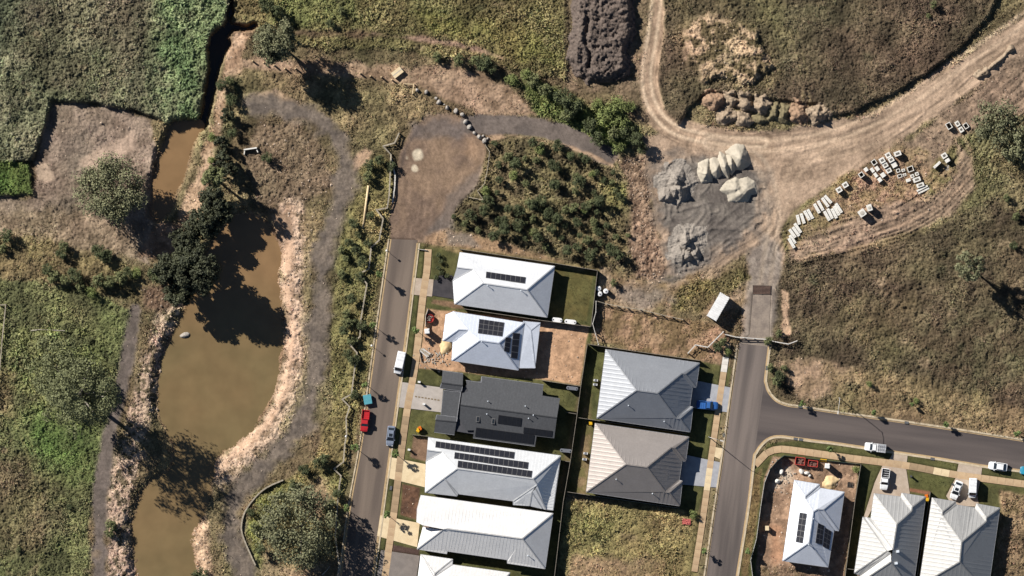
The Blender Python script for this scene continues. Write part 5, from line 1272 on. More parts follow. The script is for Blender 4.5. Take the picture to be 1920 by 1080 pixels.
def vehicle(kind, name, label, cat, px, py, ang, L, W, pm, z=0.0, sunroof=False, open_tray=True, group=None):
    t = thing(name, label, cat, P(px, py, z), ang, group)
    h = L / 2; w2 = W / 2
    pt = PNT[pm]
    if kind == 'van':
        loft([(-h, w2 * 0.93, 0.35, 1.85, 0.9), (-h + 0.1, w2, 0.25, 2.0, 0.9), (h * 0.45, w2, 0.22, 2.02, 0.9), (h * 0.62, w2 * 0.98, 0.22, 1.5, 0.86), (h * 0.8, w2 * 0.95, 0.24, 1.12, 0.82), (h * 0.97, w2 * 0.88, 0.28, 0.95, 0.8), (h, w2 * 0.8, 0.35, 0.8, 0.8)]).obj('body', pt, t, smooth=False)
        frustum(h * 0.47, h * 0.70, w2 * 0.86, 1.42, h * 0.465, h * 0.50, w2 * 0.82, 2.0).obj('windscreen', M['glass'], t)
        for s_ in (-1, 1): MB().box((0.1 * h, s_ * w2 * 0.985, 1.45), (h * 0.7, 0.05, 0.45)).obj('side_window', M['glass'], t)
        for k in range(5): MB().box((-h * 0.85 + k * h * 0.3, 0, 2.045), (0.05, W * 0.8, 0.03)).obj('roof_rib', pt, t)
    elif kind == 'ute':
        loft([(-h, w2 * 0.95, 0.42, 0.78, 0.97), (-h + 0.08, w2, 0.32, 0.8, 0.97), (-0.1 * h, w2, 0.28, 0.82, 0.97), (0.1 * h, w2, 0.26, 0.98, 0.92), (0.55 * h, w2 * 0.99, 0.26, 1.0, 0.88), (0.85 * h, w2 * 0.96, 0.28, 0.92, 0.82), (0.97 * h, w2 * 0.85, 0.32, 0.8, 0.8), (h, w2 * 0.75, 0.38, 0.66, 0.8)]).obj('body', pt, t)
        frustum(-0.12 * h, 0.52 * h, w2 * 0.9, 0.97, -0.04 * h, 0.24 * h, w2 * 0.76, 1.6).obj('cabin_glass', M['glass'], t)
        MB().box((0.10 * h, 0, 1.62), (0.34 * h, W * 0.76, 0.06), 0, 0, 0.94).obj('cab_roof', pt, t)
        tr0, tr1 = -h + 0.06, -0.14 * h
        if open_tray:
            for s_ in (-1, 1): MB().box(((tr0 + tr1) / 2, s_ * (w2 - 0.06), 0.98), (tr1 - tr0, 0.1, 0.36)).obj('tray_side', pt, t)
            MB().box((tr0 + 0.04, 0, 0.98), (0.09, W - 0.24, 0.36)).obj('tailgate', pt, t)
            MB().box((tr1 - 0.04, 0, 0.98), (0.09, W - 0.24, 0.36)).obj('headboard', pt, t)
            MB().box(((tr0 + tr1) / 2, 0, 0.84), (tr1 - tr0 - 0.2, W - 0.26, 0.04)).obj('tray_floor', M['steel_dark'] if pm == 'white' else pt, t)
            for k in range(1, 4): MB().box((tr0 + (tr1 - tr0) * k / 4, 0, 0.875), (0.06, W - 0.3, 0.03)).obj('tray_rib', pt, t)
        else:
            MB().box(((tr0 + tr1) / 2, 0, 1.15), (tr1 - tr0, W, 0.7)).obj('service_body', PNT['white'], t)
            for s_ in (-1, 1): MB().box(((tr0 + tr1) / 2, s_ * 0.35, 1.54), (tr1 - tr0 - 0.3, 0.5, 0.06)).obj('hatch', M['bluegrey'], t)
            for k in range(5): MB().box((tr0 + 0.2 + k * 0.4, 0, 1.7), (0.06, W * 0.95, 0.06)).obj('rack_bar', M['steel'], t)
            for s_ in (-1, 1): MB().box(((tr0 + tr1) / 2, s_ * w2 * 0.93, 1.66), (tr1 - tr0, 0.06, 0.08)).obj('rack_rail', M['steel'], t)
    else:
        loft([(-h, w2 * 0.8, 0.4, 0.8, 0.85), (-h + 0.12, w2 * 0.94, 0.3, 0.95, 0.86), (-0.55 * h, w2, 0.24, 1.0, 0.9), (0, w2, 0.22, 1.0, 0.92), (0.4 * h, w2, 0.22, 0.98, 0.9), (0.75 * h, w2 * 0.97, 0.24, 0.88, 0.84), (0.94 * h, w2 * 0.85, 0.28, 0.74, 0.8), (h, w2 * 0.7, 0.36, 0.6, 0.8)]).obj('body', pt, t)
        frustum(-0.82 * h, 0.46 * h, w2 * 0.88, 0.97, -0.55 * h, 0.12 * h, w2 * 0.7, 1.46).obj('cabin_glass', M['glass'], t)
        MB().box((-0.215 * h, 0, 1.485), (0.70 * h, W * 0.71, 0.06), 0, 0, 0.94).obj('roof', pt, t)
        if sunroof: MB().box((-0.1 * h, 0, 1.53), (0.3 * h, W * 0.46, 0.03)).obj('sunroof', M['glass'], t)
    if kind != 'van':
        zr, fx, rx_ = (1.6, 0.5, -0.1) if kind == 'ute' else (1.46, 0.44, -0.8)
        for s_ in (-1, 1):
            MB().bar((fx * h, s_ * w2 * 0.88, 0.98), ((0.23 if kind == 'ute' else 0.11) * h, s_ * w2 * 0.75, zr), 0.07, 0.07).obj('pillar', pt, t)
            MB().bar((rx_ * h, s_ * w2 * 0.88, 0.98), ((-0.03 if kind == 'ute' else -0.54) * h, s_ * w2 * 0.72, zr), 0.09, 0.09).obj('pillar', pt, t)
    for s_ in (-1, 1):
        MB().box(((0.36 if kind != 'van' else 0.6) * h, s_ * (w2 + 0.09), 1.08 if kind != 'van' else 1.35), (0.14, 0.2, 0.16)).obj('wing_mirror', pt, t)
        MB().box((h * 0.93, s_ * w2 * 0.62, 0.68), (0.16, 0.34, 0.14)).obj('headlight', M['lamp_w'], t)
        MB().box((-h + 0.03, s_ * w2 * 0.78, 0.72), (0.08, 0.24, 0.16)).obj('tail_light', M['lamp_r'], t)
        for xx in (-0.6 * h, 0.62 * h):
            wh = MB()
            for k in range(2): pass
            pr = [(0.0, -0.1), (0.29, -0.1), (0.32, -0.06), (0.32, 0.06), (0.29, 0.1), (0.0, 0.1)]
            n = 14; v = []; f = []
            for r, yy in pr:
                for k in range(n):
                    a = 2 * math.pi * k / n; v.append((xx + r * math.cos(a), s_ * (w2 - 0.12) + yy, 0.32 + r * math.sin(a)))
            for i in range(len(pr) - 1):
                for k in range(n): f.append((i * n + k, i * n + (k + 1) % n, (i + 1) * n + (k + 1) % n, (i + 1) * n + k))
            whl = wh.add(v, f).obj('wheel', M['black'], t)
            MB().box((xx, s_ * (w2 - 0.015), 0.32), (0.3, 0.02, 0.3)).obj('rim', M['rim'], whl)
    return t
def A(dx, dy): return math.atan2(-dy, dx)        # heading on the map, y down
vehicle('van', 'white_van', 'tall white van parked at the kerb beside the rubble lot', 'van', 749.5, 680, A(-9, 41), 5.1, 1.85, 'white')
vehicle('ute', 'red_ute', 'bright red pickup truck parked behind the teal trailer', 'pickup truck', 684.5, 789, A(-4, 41), 4.95, 1.75, 'red')
vehicle('car', 'parked_car', 'steel blue car with dark sunroof parked at the kerb', 'car', 732.5, 817.5, A(-4, 38), 4.6, 1.78, 'silver', sunroof=True)
vehicle('ute', 'blue_ute', 'dark blue pickup truck half in shade on a grey driveway', 'pickup truck', 1326, 759.5, A(40, 3), 4.9, 1.8, 'blue', 0.115)
vehicle('ute', 'service_truck', 'white service pickup with roof racks parked at the kerb', 'pickup truck', 1641, 839, A(-40, -5), 4.8, 1.85, 'white', open_tray=False)
vehicle('car', 'parked_car', 'white hatchback parked at the kerb of the side street', 'car', 1871, 874.5, A(-36, -5), 4.3, 1.8, 'white')
vehicle('car', 'parked_car', 'teal car parked behind the white hatchback', 'car', 1930, 883.5, A(-36, -5), 4.3, 1.8, 'teal')
vehicle('ute', 'white_ute', 'white dual pickup with dark tray on the concrete driveway', 'pickup truck', 1659, 898.5, A(-5, 41), 4.9, 1.85, 'white', 0.115)
vehicle('car', 'parked_car', 'white car with black sunroof parked askew on a driveway', 'car', 1793, 919, A(-13, 34), 4.4, 1.85, 'white', 0.115, sunroof=True)
vehicle('van', 'white_van', 'white delivery van parked on the driveway beside the sunroof car', 'van', 1823.5, 915, A(-2, 37), 4.5, 1.75, 'white', 0.115)
t = thing('box_trailer', 'small box trailer under a teal tarp at the kerb', 'trailer', P(689.5, 749, 0), A(-3, -18))
MB().box((0, 0, 0.62), (2.1, 1.75, 0.5)).obj('trailer_body', M['steel'], t)
MB().box((0, 0, 0.9), (2.16, 1.82, 0.08), 0, 0, 0.95).obj('tarp', M['tarp'], t)
MB().bar((1.05, 0, 0.45), (1.9, 0, 0.42), 0.1, 0.1).obj('drawbar', M['steel'], t)
for s_ in (-1, 1):
    MB().tube([(0, s_ * 0.8, 0.3), (0, s_ * 0.96, 0.3)], [0.3, 0.3], 12).obj('wheel', M['black'], t)
    MB().box((-1.08, s_ * 0.7, 0.55), (0.06, 0.2, 0.14)).obj('tail_light', M['lamp_r'], t)

# ------------------------------------------------------------------ street lamps and small posts
def lamp(px, py, ax, ay, h, lab):
    t = thing('street_lamp', lab, 'street lamp', P(px, py, 0.1))
    MB().tube([(0, 0, -0.2), (0, 0, 0.4), (0, 0, h - 0.4), (0, 0, h)], [0.13, 0.1, 0.06, 0.06], 8).obj('pole', M['steel'], t, smooth=True)
    e = ((ax - px) * S, -(ay - py) * S)
    MB().tube([(0, 0, h - 0.1), (e[0] * 0.3, e[1] * 0.3, h + 0.3), (e[0] * 0.8, e[1] * 0.8, h + 0.45)], [0.06, 0.055, 0.05], 7).obj('arm', M['pipe'], t, smooth=True)
    MB().box((e[0] * 0.92, e[1] * 0.92, h + 0.45), (0.75, 0.3, 0.12), math.atan2(e[1], e[0])).obj('lamp_head', M['pipe'], t)
lamp(1329, 819, 1354, 826, 7.6, 'tall street lamp leaning out over the street from the footpath')
lamp(1573, 746, 1569, 775, 7.6, 'tall street lamp in the dry field reaching over the side street')
for x, y, lab in ((725, 470, 'short path light near the head of the street'), (697, 648, 'short path light opposite the white van'), (649, 818, 'white topped post beside the red pickup kerb')):
    t = thing('path_light', lab, 'light post', P(x, y, 0.05), 0, 'small kerb side posts')
    MB().tube([(0, 0, -0.2), (0, 0, 2.1)], [0.05, 0.045], 7).obj('pole', M['pipe'], t)
    MB().lathe([(0.05, 2.05), (0.24, 2.1), (0.24, 2.3), (0.06, 2.42)], 10).obj('lamp_head', M['cont'], t)
# ------------------------------------------------------------------ tanks, bins, air conditioners, building-site things
def slim_tank(px, py, ln, wd, h, rz, mt, lab):
    t = thing('water_tank', lab, 'water tank', P(px, py, 0.03), rz)
    pts = []
    for k in range(20):
        a = 2 * math.pi * k / 20
        sx = 1 if math.cos(a) >= 0 else -1
        pts.append((sx * (ln / 2 - wd / 2) + math.cos(a) * wd / 2, math.sin(a) * wd / 2))
    MB().prism(pts, 0, h).obj('tank_body', mt, t)
    MB().prism([(x * 0.95, y * 0.9) for x, y in pts], h, h + 0.06).obj('tank_lid', mt, t)
    for s_ in (-1, 1): MB().lathe([(0.14, h + 0.04), (0.14, h + 0.12), (0.1, h + 0.14)], 10, (s_ * ln * 0.36, 0)).obj('inlet_cap', M['black'], t)
M['grey_tank'] = mat('grey_tank_plastic', C(120, 122, 128), 0.6, 0.05, 2)
slim_tank(1044.5, 600, 2.4, 1.05, 1.6, -0.13, M['cont'], 'white slimline water tank on the lawn closest to the roof eave')
slim_tank(1069.5, 603.5, 2.7, 1.05, 1.6, -0.13, M['cont'], 'white slimline water tank farther out on the lawn edge')
slim_tank(1073, 728, 2.7, 0.85, 1.6, -0.13, M['grey_tank'], 'grey slimline tank in the shade behind the charcoal house')
slim_tank(1061, 845, 2.7, 0.85, 1.6, -0.1, M['grey_tank'], 'grey slimline tank in the shade behind the three row solar house')
for x, y, lab in ((1122.5, 541, 'white round tank in the shade of the lawn fence'), (1124.5, 551, 'white round tank in the shade of the lawn fence'), (1136, 546, 'sunlit white round tank outside the lawn fence')):
    t = thing('round_tank', lab, 'water tank', PG(x, y), 0, 'round white tanks behind the fence')
    MB().lathe([(0.56, 0), (0.6, 0.05), (0.6, 1.15), (0.52, 1.28), (0.2, 1.36)], 18).obj('tank_body', M['cont'], t, smooth=False)
    MB().lathe([(0.16, 1.34), (0.16, 1.44), (0.1, 1.46)], 10).obj('inlet_cap', M['grey_tank'], t)
def ac(px, py, rz, lab):
    t = thing('air_conditioner', lab, 'air conditioner', P(px, py, 0.08), rz, 'air conditioner pairs by the fence')
    MB().box((0, 0, 0.45), (0.95, 0.45, 0.85)).obj('casing', M['cont'], t)
    MB().lathe([(0.3, 0.88), (0.3, 0.9), (0.05, 0.9)], 14).obj('fan_grille', M['grey_tank'], t)
ac(1117, 713, -0.1, 'white air conditioner of the pair beside the slate roof'); ac(1116, 721, -0.1, 'white air conditioner of the pair beside the slate roof')
ac(1098, 850, -0.1, 'white air conditioner of the pair beside the brown roof'); ac(1096, 861, -0.1, 'white air conditioner of the pair beside the brown roof')
M['bin_lid_y'] = mat('yellow_bin_lid', C(244, 190, 40), 0.5, 0.05, 2)
M['bin_body'] = mat('dark_green_bin', (0.02, 0.05, 0.03), 0.6, 0.05, 2)
M['bin_lid_r'] = mat('orange_bin_lid', C(236, 120, 30), 0.5, 0.05, 2)
def bin_(px, py, rz, lid, lab, z=0.05):
    t = thing('wheelie_bin', lab, 'bin', P(px, py, z), rz, 'household wheelie bins')
    MB().box((0, 0, 0.5), (0.62, 0.72, 1.0), 0, 0, 1.12).obj('bin_body', M['bin_body'], t)
    MB().box((0, 0.02, 1.04), (0.74, 0.84, 0.1), 0, 0, 0.9).obj('lid', M[lid], t)
    for s_ in (-1, 1): MB().tube([(s_ * 0.2, -0.38, 0.1), (s_ * 0.3, -0.38, 0.1)], [0.1, 0.1], 8).obj('wheel', M['black'], t)
    MB().box((0, -0.45, 1.0), (0.5, 0.06, 0.05)).obj('handle', M[lid], t)
bin_(1738.5, 936, 0.2, 'bin_lid_y', 'yellow lidded bin between the beige and taupe roof houses'); bin_(1737, 930.5, 0.2, 'bin_lid_r', 'orange lidded bin between the beige and taupe roof houses')
bin_(1107.5, 793, 0.1, 'bin_lid_y', 'yellow lidded bin beside the brown roof corner'); bin_(787.5, 803, 0.4, 'bin_lid_r', 'orange lidded bin on the lawn of the charcoal house')
bin_(784, 806.5, -0.3, 'bin_lid_y', 'yellow lidded bin on the lawn of the charcoal house')
M['skip_red'] = mat('skip_red_paint', C(214, 82, 70), 0.6, 0.12, 2, col2=C(186, 70, 62))
M['rubbish'] = mat('mixed_rubbish', C(150, 110, 96), 0.95, 0.35, 5, col2=C(90, 60, 60))
def skip(px, py, ln, wd, h, rz, lab, z=0.05):
    t = thing('skip_bin', lab, 'skip bin', P(px, py, z), rz)
    for sx in (-1, 1): MB().box((sx * (ln / 2 - 0.06), 0, h / 2), (0.12, wd, h)).obj('end_wall', M['skip_red'], t)
    for sy in (-1, 1): MB().box((0, sy * (wd / 2 - 0.06), h / 2), (ln - 0.24, 0.12, h)).obj('side_wall', M['skip_red'], t)
    mb = MB(); r_ = random.Random(int(px))
    mb.box((0, 0, h * 0.28), (ln - 0.26, wd - 0.26, h * 0.5))
    for k in range(14): mb.box((r_.uniform(-0.36, 0.36) * ln, r_.uniform(-0.34, 0.34) * wd, h * 0.55 + r_.uniform(0, 0.25)), (r_.uniform(0.2, 0.6), r_.uniform(0.15, 0.4), 0.2), r_.uniform(0, 3))
    tag(mb.obj('rubbish', M['rubbish'], t), kind='stuff')
skip(1500, 864.5, 2.2, 1.75, 1.1, -0.12, 'red skip bin full of rubbish nearest the green wrapped fence')
skip(1524, 869, 2.2, 1.45, 1.0, -0.12, 'red skip bin with white bags beside the portable toilet')
t = thing('round_skip', 'round red container of rubble in the shade on the building lot', 'skip bin', P(806, 597, 0.04))
MB().lathe([(0.75, 0), (0.95, 0.1), (0.98, 0.8), (0.9, 0.82), (0.85, 0.55), (0.02, 0.6)], 20).obj('tub', mat('dark_red_plastic', C(176, 60, 52), 0.6, 0.1, 2), t)
mb = MB(); r_ = random.Random(4)
for k in range(16): mb.box((r_.uniform(-0.5, 0.5), r_.uniform(-0.5, 0.5), 0.68), (r_.uniform(0.15, 0.4), r_.uniform(0.1, 0.3), 0.25), r_.uniform(0, 3))
tag(mb.obj('rubble', M['gravel'], t), kind='stuff')
def toilet(px, py, rz, lab):
    t = thing('portable_toilet', lab, 'portable toilet', P(px, py, 0.04), rz)
    MB().box((0, 0, 1.05), (1.05, 1.05, 2.1)).obj('cabin', M['cont'], t)
    MB().box((0, 0, 2.17), (1.14, 1.14, 0.14), 0, 0, 0.85).obj('roof', M['cont'], t)
    MB().box((0, -0.54, 1.0), (0.7, 0.04, 1.8)).obj('door', M['grey_tank'], t)
    MB().lathe([(0.06, 2.2), (0.06, 2.45)], 8, (0.3, 0.3)).obj('vent_pipe', M['pipe'], t)
toilet(801, 621, 0.08, 'white portable toilet on the rubble lot behind the van'); toilet(1551, 873.5, -0.1, 'white portable toilet between red skips and sand pile')
def bag(px, py, r, lab, mt='conc_w'):
    o = bpy.data.objects.new('rubble_bag', rock_mesh(int(px * 3 + py), r)); COL.objects.link(o)
    o.data.materials[0] = M[mt]; o.location = PG(px, py, r * 0.5); tag(o, lab, 'bag')
bag(1503, 884, 0.62, 'white bulk bag closest to the red skip'); bag(1513, 887, 0.6, 'white bulk bag in the middle beside the sand pile'); bag(1518, 892, 0.42, 'smallest white bag beside the sand pile')
bag(1465, 884, 0.7, 'crumpled white sheet bundle on the rubble spill'); bag(1458, 902, 0.55, 'white bag bundle at the foot of the corner lot fence')
M['pinktarp'] = mat('pink_tarp', C(214, 118, 110), 0.8, 0.1, 2)
t = thing('ground_sheet', 'pinkish red ground sheet on the vacant grass lot', 'sheet', PG(1287, 978, 0.05), -0.1)
mb = MB(); n = 9; mb.add([(((i % n) / (n - 1) - 0.5) * 1.9, ((i // n) / (n - 1) - 0.5) * 1.3, 0.3 + 0.12 * math.sin(i * 1.7)) for i in range(n * n)], [(r * n + c, r * n + c + 1, (r + 1) * n + c + 1, (r + 1) * n + c) for r in range(n - 1) for c in range(n - 1)])
for v_ in list(mb.v)[:0]: pass
mb.obj('sheet_cloth', M['pinktarp'], t)
t = thing('timber_pallet', 'dark timber pallet on the dirt beside the corner lot fence', 'pallet', PG(1594, 909, 0.02), -0.1)
for k in range(5): MB().box((0, -0.5 + k * 0.25, 0.15), (1.3, 0.14, 0.03)).obj('pallet_slat', M['steel_dark'], t)
for k in (-1, 0, 1): MB().box((k * 0.55, 0, 0.07), (0.1, 1.15, 0.12)).obj('pallet_bearer', M['timber'], t)
t = thing('site_cabinet', 'cream meter box standing inside the corner lot fence', 'cabinet', PG(1438, 990), 0.0)
MB().box((0, 0, 0.6), (0.75, 0.95, 1.2)).obj('casing', M['cream'], t); MB().box((0, 0, 1.23), (0.85, 1.05, 0.06)).obj('lid', M['cream'], t); MB().box((0, -0.49, 0.6), (0.6, 0.03, 0.9)).obj('door', M['grey'], t)
t = thing('yellow_bundle', 'bundle of yellow plastic pipes behind the portable toilet', 'pipe bundle', PG(1543, 863, 0.05), -0.1)
for k in range(5): MB().tube([(-0.9 + 0.08 * k, -0.25 + k * 0.12, 0.1 + 0.05 * (k % 2)), (0.85, -0.22 + k * 0.12, 0.12)], [0.06, 0.06], 7).obj('pipe', M['bin_lid_y'], t)
# stacked timber and broken slabs on the rubble lot
t = thing('timber_stack', 'stack of pale planks on the rubble lot beside the footpath', 'timber', P(797, 660, 0.06), -0.75)
for k in range(6): MB().box((0.1 * (k % 3), -0.5 + (k % 3) * 0.42, 0.15 + 0.14 * (k // 3)), (2.6 - 0.3 * k * 0.4, 0.3, 0.12), 0.05 * (k - 2)).obj('plank', M['pipe'] if k % 2 else M['timber'], t)
mb = MB(); r_ = random.Random(8)
for k in range(90): mb.box((*P(r_.gauss(812, 14), r_.gauss(672, 7))[:2], 0.12), (r_.uniform(0.08, 0.4), r_.uniform(0.06, 0.22), r_.uniform(0.05, 0.2)), r_.uniform(0, 3))
tag(mb.obj('building_rubble', M['conc_d']), 'scattered pale rubble beside the plank stack on the building lot', 'rubble', kind='stuff')
mb = MB()
for k in range(60): mb.box((*P(r_.gauss(1468, 10), r_.gauss(892, 14))[:2], 0.12), (r_.uniform(0.08, 0.35), r_.uniform(0.06, 0.25), r_.uniform(0.05, 0.18)), r_.uniform(0, 3))
tag(mb.obj('building_rubble', M['conc_d']), 'pale rubble spill on the unfinished corner lot', 'rubble', kind='stuff')
# garden things seen on lawns
for x, y, s_, lab in ((795, 757.5, 0.5, 'white letterbox on the lawn edge of the pale driveway'), (786, 716, 0.5, 'white letterbox beside the lawn across the pale driveway'), (767, 843, 0.5, 'white letterbox by the brown garden bed'), (1708, 893, 0.35, 'dark letterbox on the lawn beside the concrete driveway'), (1786, 908, 0.35, 'dark letterbox behind the askew white car')):
    t = thing('letterbox', lab, 'letterbox', P(x, y, 0.05), -0.12)
    MB().box((0, 0, 0.55), (s_, 0.32, 1.1)).obj('pillar', M['cont'] if s_ > 0.4 else M['darkclad'], t); MB().box((0, 0, 1.12), (s_ + 0.1, 0.42, 0.06)).obj('cap', M['cont'] if s_ > 0.4 else M['darkclad'], t); MB().box((0, -0.17, 0.85), (s_ * 0.6, 0.03, 0.06)).obj('slot', M['black'], t)
# ------------------------------------------------------------------ trees and shrubs
def leaf_mat(name, c, c2):
    m = mat(name, c, 0.75, 0.25, 0.9, col2=c2, spec=0.25, objrand=0.14)
    return m
M['leaf_gum'] = leaf_mat('gum_leaves', C(138, 136, 102), C(106, 108, 78))
M['leaf_field'] = leaf_mat('field_gum_leaves', C(130, 132, 92), C(102, 106, 74))
M['leaf_dark'] = leaf_mat('dark_leaves', C(100, 106, 70), C(76, 82, 56))
M['leaf_oak'] = leaf_mat('creek_tree_leaves', C(84, 86, 62), C(60, 64, 48))
M['leaf_mid'] = leaf_mat('shrub_leaves', C(132, 134, 90), C(104, 108, 72))
M['leaf_lite'] = leaf_mat('light_leaves', C(148, 156, 94), C(116, 126, 74))
M['leaf_street'] = leaf_mat('street_tree_leaves', C(128, 144, 84), C(100, 116, 68))
M['bark'] = mat('bark', C(128, 116, 102), 0.95, 0.15, 3, col2=C(94, 84, 74))
M['bark_pale'] = mat('pale_bark', C(196, 186, 172), 0.9, 0.12, 3, col2=C(150, 140, 128))
def leaves(centers, radii, per, size, seed, flat=0.75):
    r_ = np.random.default_rng(seed)
    V = []; n = 0
    c = np.repeat(centers, per, 0); rr = np.repeat(radii, per)
    d = r_.normal(size=c.shape); d /= np.linalg.norm(d, axis=1)[:, None]
    p = c + d * (rr * r_.random(len(c)) ** 0.45)[:, None] * np.array([1, 1, flat])
    nr = d + r_.normal(size=c.shape) * 0.7 + np.array([0, 0, 0.35]); nr /= np.linalg.norm(nr, axis=1)[:, None]
    a = np.cross(nr, r_.normal(size=c.shape)); a /= np.linalg.norm(a, axis=1)[:, None] + 1e-9
    b = np.cross(nr, a)
    s = (size * r_.uniform(0.6, 1.35, len(c)))[:, None]
    q = np.stack([p - a * s * 0.5, p - b * s * 0.32, p + a * s * 0.5, p + b * s * 0.32], 1).reshape(-1, 3)
    return q, np.arange(len(q)).reshape(-1, 4)
def crown_centers(rx, ry, rz, n, seed, hollow=0.35):
    r_ = np.random.default_rng(seed)
    d = r_.normal(size=(n, 3)); d /= np.linalg.norm(d, axis=1)[:, None]
    rad = hollow + (1 - hollow) * r_.random(n) ** 0.6
    return d * rad[:, None] * np.array([rx, ry, rz])
def make_tree(name, label, cat, px, py, r, hc, rz=None, seed=0, leaf='leaf_gum', n=70, per=60, size=0.42, clump=0.2, bark='bark', ry=None, group=None, lean=(0, 0), trunk_r=None, z0=None):
    base = PG(px, py)
    if z0 is not None: base = (base[0], base[1], z0)
    t = thing(name, label, cat, base, 0, group)
    rz = rz or r * 0.6; ry = ry or r
    cc = crown_centers(r * 0.82, ry * 0.82, rz * 0.85, n, seed) + np.array([lean[0], lean[1], hc])
    r_ = np.random.default_rng(seed + 5)
    q, f = leaves(cc, r_.uniform(0.7, 1.3, n) * clump * r, per, size, seed)
    cr = bpy.data.objects.new('crown', np_mesh('crown', q, f, None, False)); COL.objects.link(cr)
    cr.data.materials.append(M[leaf]); cr.parent = t
    mb = MB(); tr = trunk_r or max(0.06, hc * 0.028)
    top = (lean[0] * 0.8, lean[1] * 0.8, hc)
    mb.tube([(0, 0, -0.3), (lean[0] * .2, lean[1] * .2, hc * 0.35), (lean[0] * .5 + tr, lean[1] * .5, hc * 0.7), top], [tr * 1.25, tr, tr * 0.75, tr * 0.3], 7)
    for k in range(min(n, 9)):
        e = cc[k * 3 % n]; s_ = 0.3 + 0.06 * (k % 5)
        st = (lean[0] * s_, lean[1] * s_, hc * s_ * 1.15)
        md = (e[0] * 0.45 + st[0] * 0.55, e[1] * 0.45 + st[1] * 0.55, st[2] + (e[2] - st[2]) * 0.65)
        mb.tube([st, md, tuple(e)], [tr * 0.55, tr * 0.35, tr * 0.1], 5)
    mb.obj('trunk', M[bark], t)
    return t
TREES = [
    ('gum_tree', 'broad olive gum tree on the dirt clearing beside the upper pond', 210, 356, 9.2, 7.5, 4.0, 'leaf_gum', 130, 120, 0.45),
    ('gum_tree', 'olive gum tree at the north bank casting a long shadow over the bollards', 521, 82, 6.0, 9.6, 4.2, 'leaf_gum', 95, 120, 0.46),
    ('gum_tree', 'huge grey green gum tree inside the curved edging wall', 566, 985, 11.4, 7.5, 4.2, 'leaf_gum', 110, 120, 0.48),
    ('gum_tree', 'tall open gum tree in the west field shading the pond', 152, 738, 10.5, 16.5, 10.0, 'leaf_field', 80, 130, 0.5),
    ('gum_tree', 'wide ragged gum tree covering the west field', 105, 690, 8.4, 5.5, 2.6, 'leaf_field', 80, 80, 0.45),
    ('gum_tree', 'sprawling pale gum tree beside the precast pit cluster', 1872, 232, 7.2, 6.8, 3.4, 'leaf_gum', 85, 55, 0.5),
    ('gum_tree', 'smaller gum tree crowding the sprawling pale gum tree', 1912, 275, 5.0, 7.4, 3.2, 'leaf_gum', 50, 60, 0.5),
    ('gum_tree', 'lone grey green gum tree in the brown eastern field', 1816, 500, 3.9, 7.4, 2.6, 'leaf_gum', 44, 70, 0.42),
    ('she_oak', 'dark tree at the pond head, first of the dense clump', 312, 505, 4.0, 8.0, 4.2, 'leaf_oak', 60, 90, 0.5),
    ('she_oak', 'dark low tree leaning over the shaded pond corner', 352, 452, 4.6, 4.6, 3.2, 'leaf_oak', 70, 90, 0.5),
    ('she_oak', 'tall dark tree standing in the shaded pond margin', 374, 508, 6.0, 10.5, 5.0, 'leaf_oak', 95, 110, 0.55),
    ('she_oak', 'second tall dark tree close behind the pond margin tree', 352, 500, 5.0, 9.0, 4.6, 'leaf_oak', 80, 100, 0.52),
    ('she_oak', 'dark creek side tree above the shaded pond corner', 384, 418, 4.4, 4.2, 3.0, 'leaf_oak', 66, 90, 0.5),
    ('she_oak', 'dark tree on the rocky west bank of the pond', 338, 545, 4.0, 6.5, 3.4, 'leaf_oak', 60, 90, 0.5),
    ('she_oak', 'tall green crowned creek tree by the sandy bank', 402, 334, 3.2, 9.0, 4.4, 'leaf_mid', 60, 90, 0.42),
    ('she_oak', 'slim dark creek tree beside the shaded channel', 416, 268, 2.0, 3.2, 2.2, 'leaf_oak', 24, 80, 0.4),
    ('she_oak', 'slim dark creek tree upstream of the shaded channel', 426, 216, 1.7, 2.6, 1.8, 'leaf_oak', 20, 80, 0.4),
    ('she_oak', 'dark creek tree downstream of the green crowned one', 398, 378, 4.0, 4.0, 3.0, 'leaf_oak', 60, 90, 0.5),
    ('she_oak', 'rounded creek tree below the concrete headwall', 428, 322, 2.6, 3.2, 2.4, 'leaf_oak', 36, 80, 0.4),
    ('she_oak', 'middle dark creek tree filling the shaded channel', 420, 296, 2.2, 3.2, 2.0, 'leaf_oak', 24, 80, 0.4),
    ('she_oak', 'broad dark creek tree where the channel meets the pond', 412, 400, 3.6, 3.8, 2.6, 'leaf_oak', 50, 90, 0.5),
]
for i, (nm, lab, px, py, r, hc, rz, lf, n, per, sz) in enumerate(TREES):
    make_tree(nm, lab, 'tree', px, py, r, hc, rz, 100 + i, lf, n, per, sz, 0.2, 'bark_pale' if nm == 'gum_tree' else 'bark', z0=max(G(px, py), -1.2))
# fallen limbs
for k, (pts, lab) in enumerate((([(604, 1078), (612, 1070), (619, 1061)], 'bare pale branch lying below the huge gum tree'), ([(58, 620), (75, 618), (100, 619), (122, 620)], 'long fallen branch on the grass of the west field'))):
    tag(MB().tube([PG(x, y, 0.25) for x, y in pts], [0.14] + [0.1] * (len(pts) - 2) + [0.05], 6).obj('fallen_branch', M['bark_pale']), lab, 'branch')
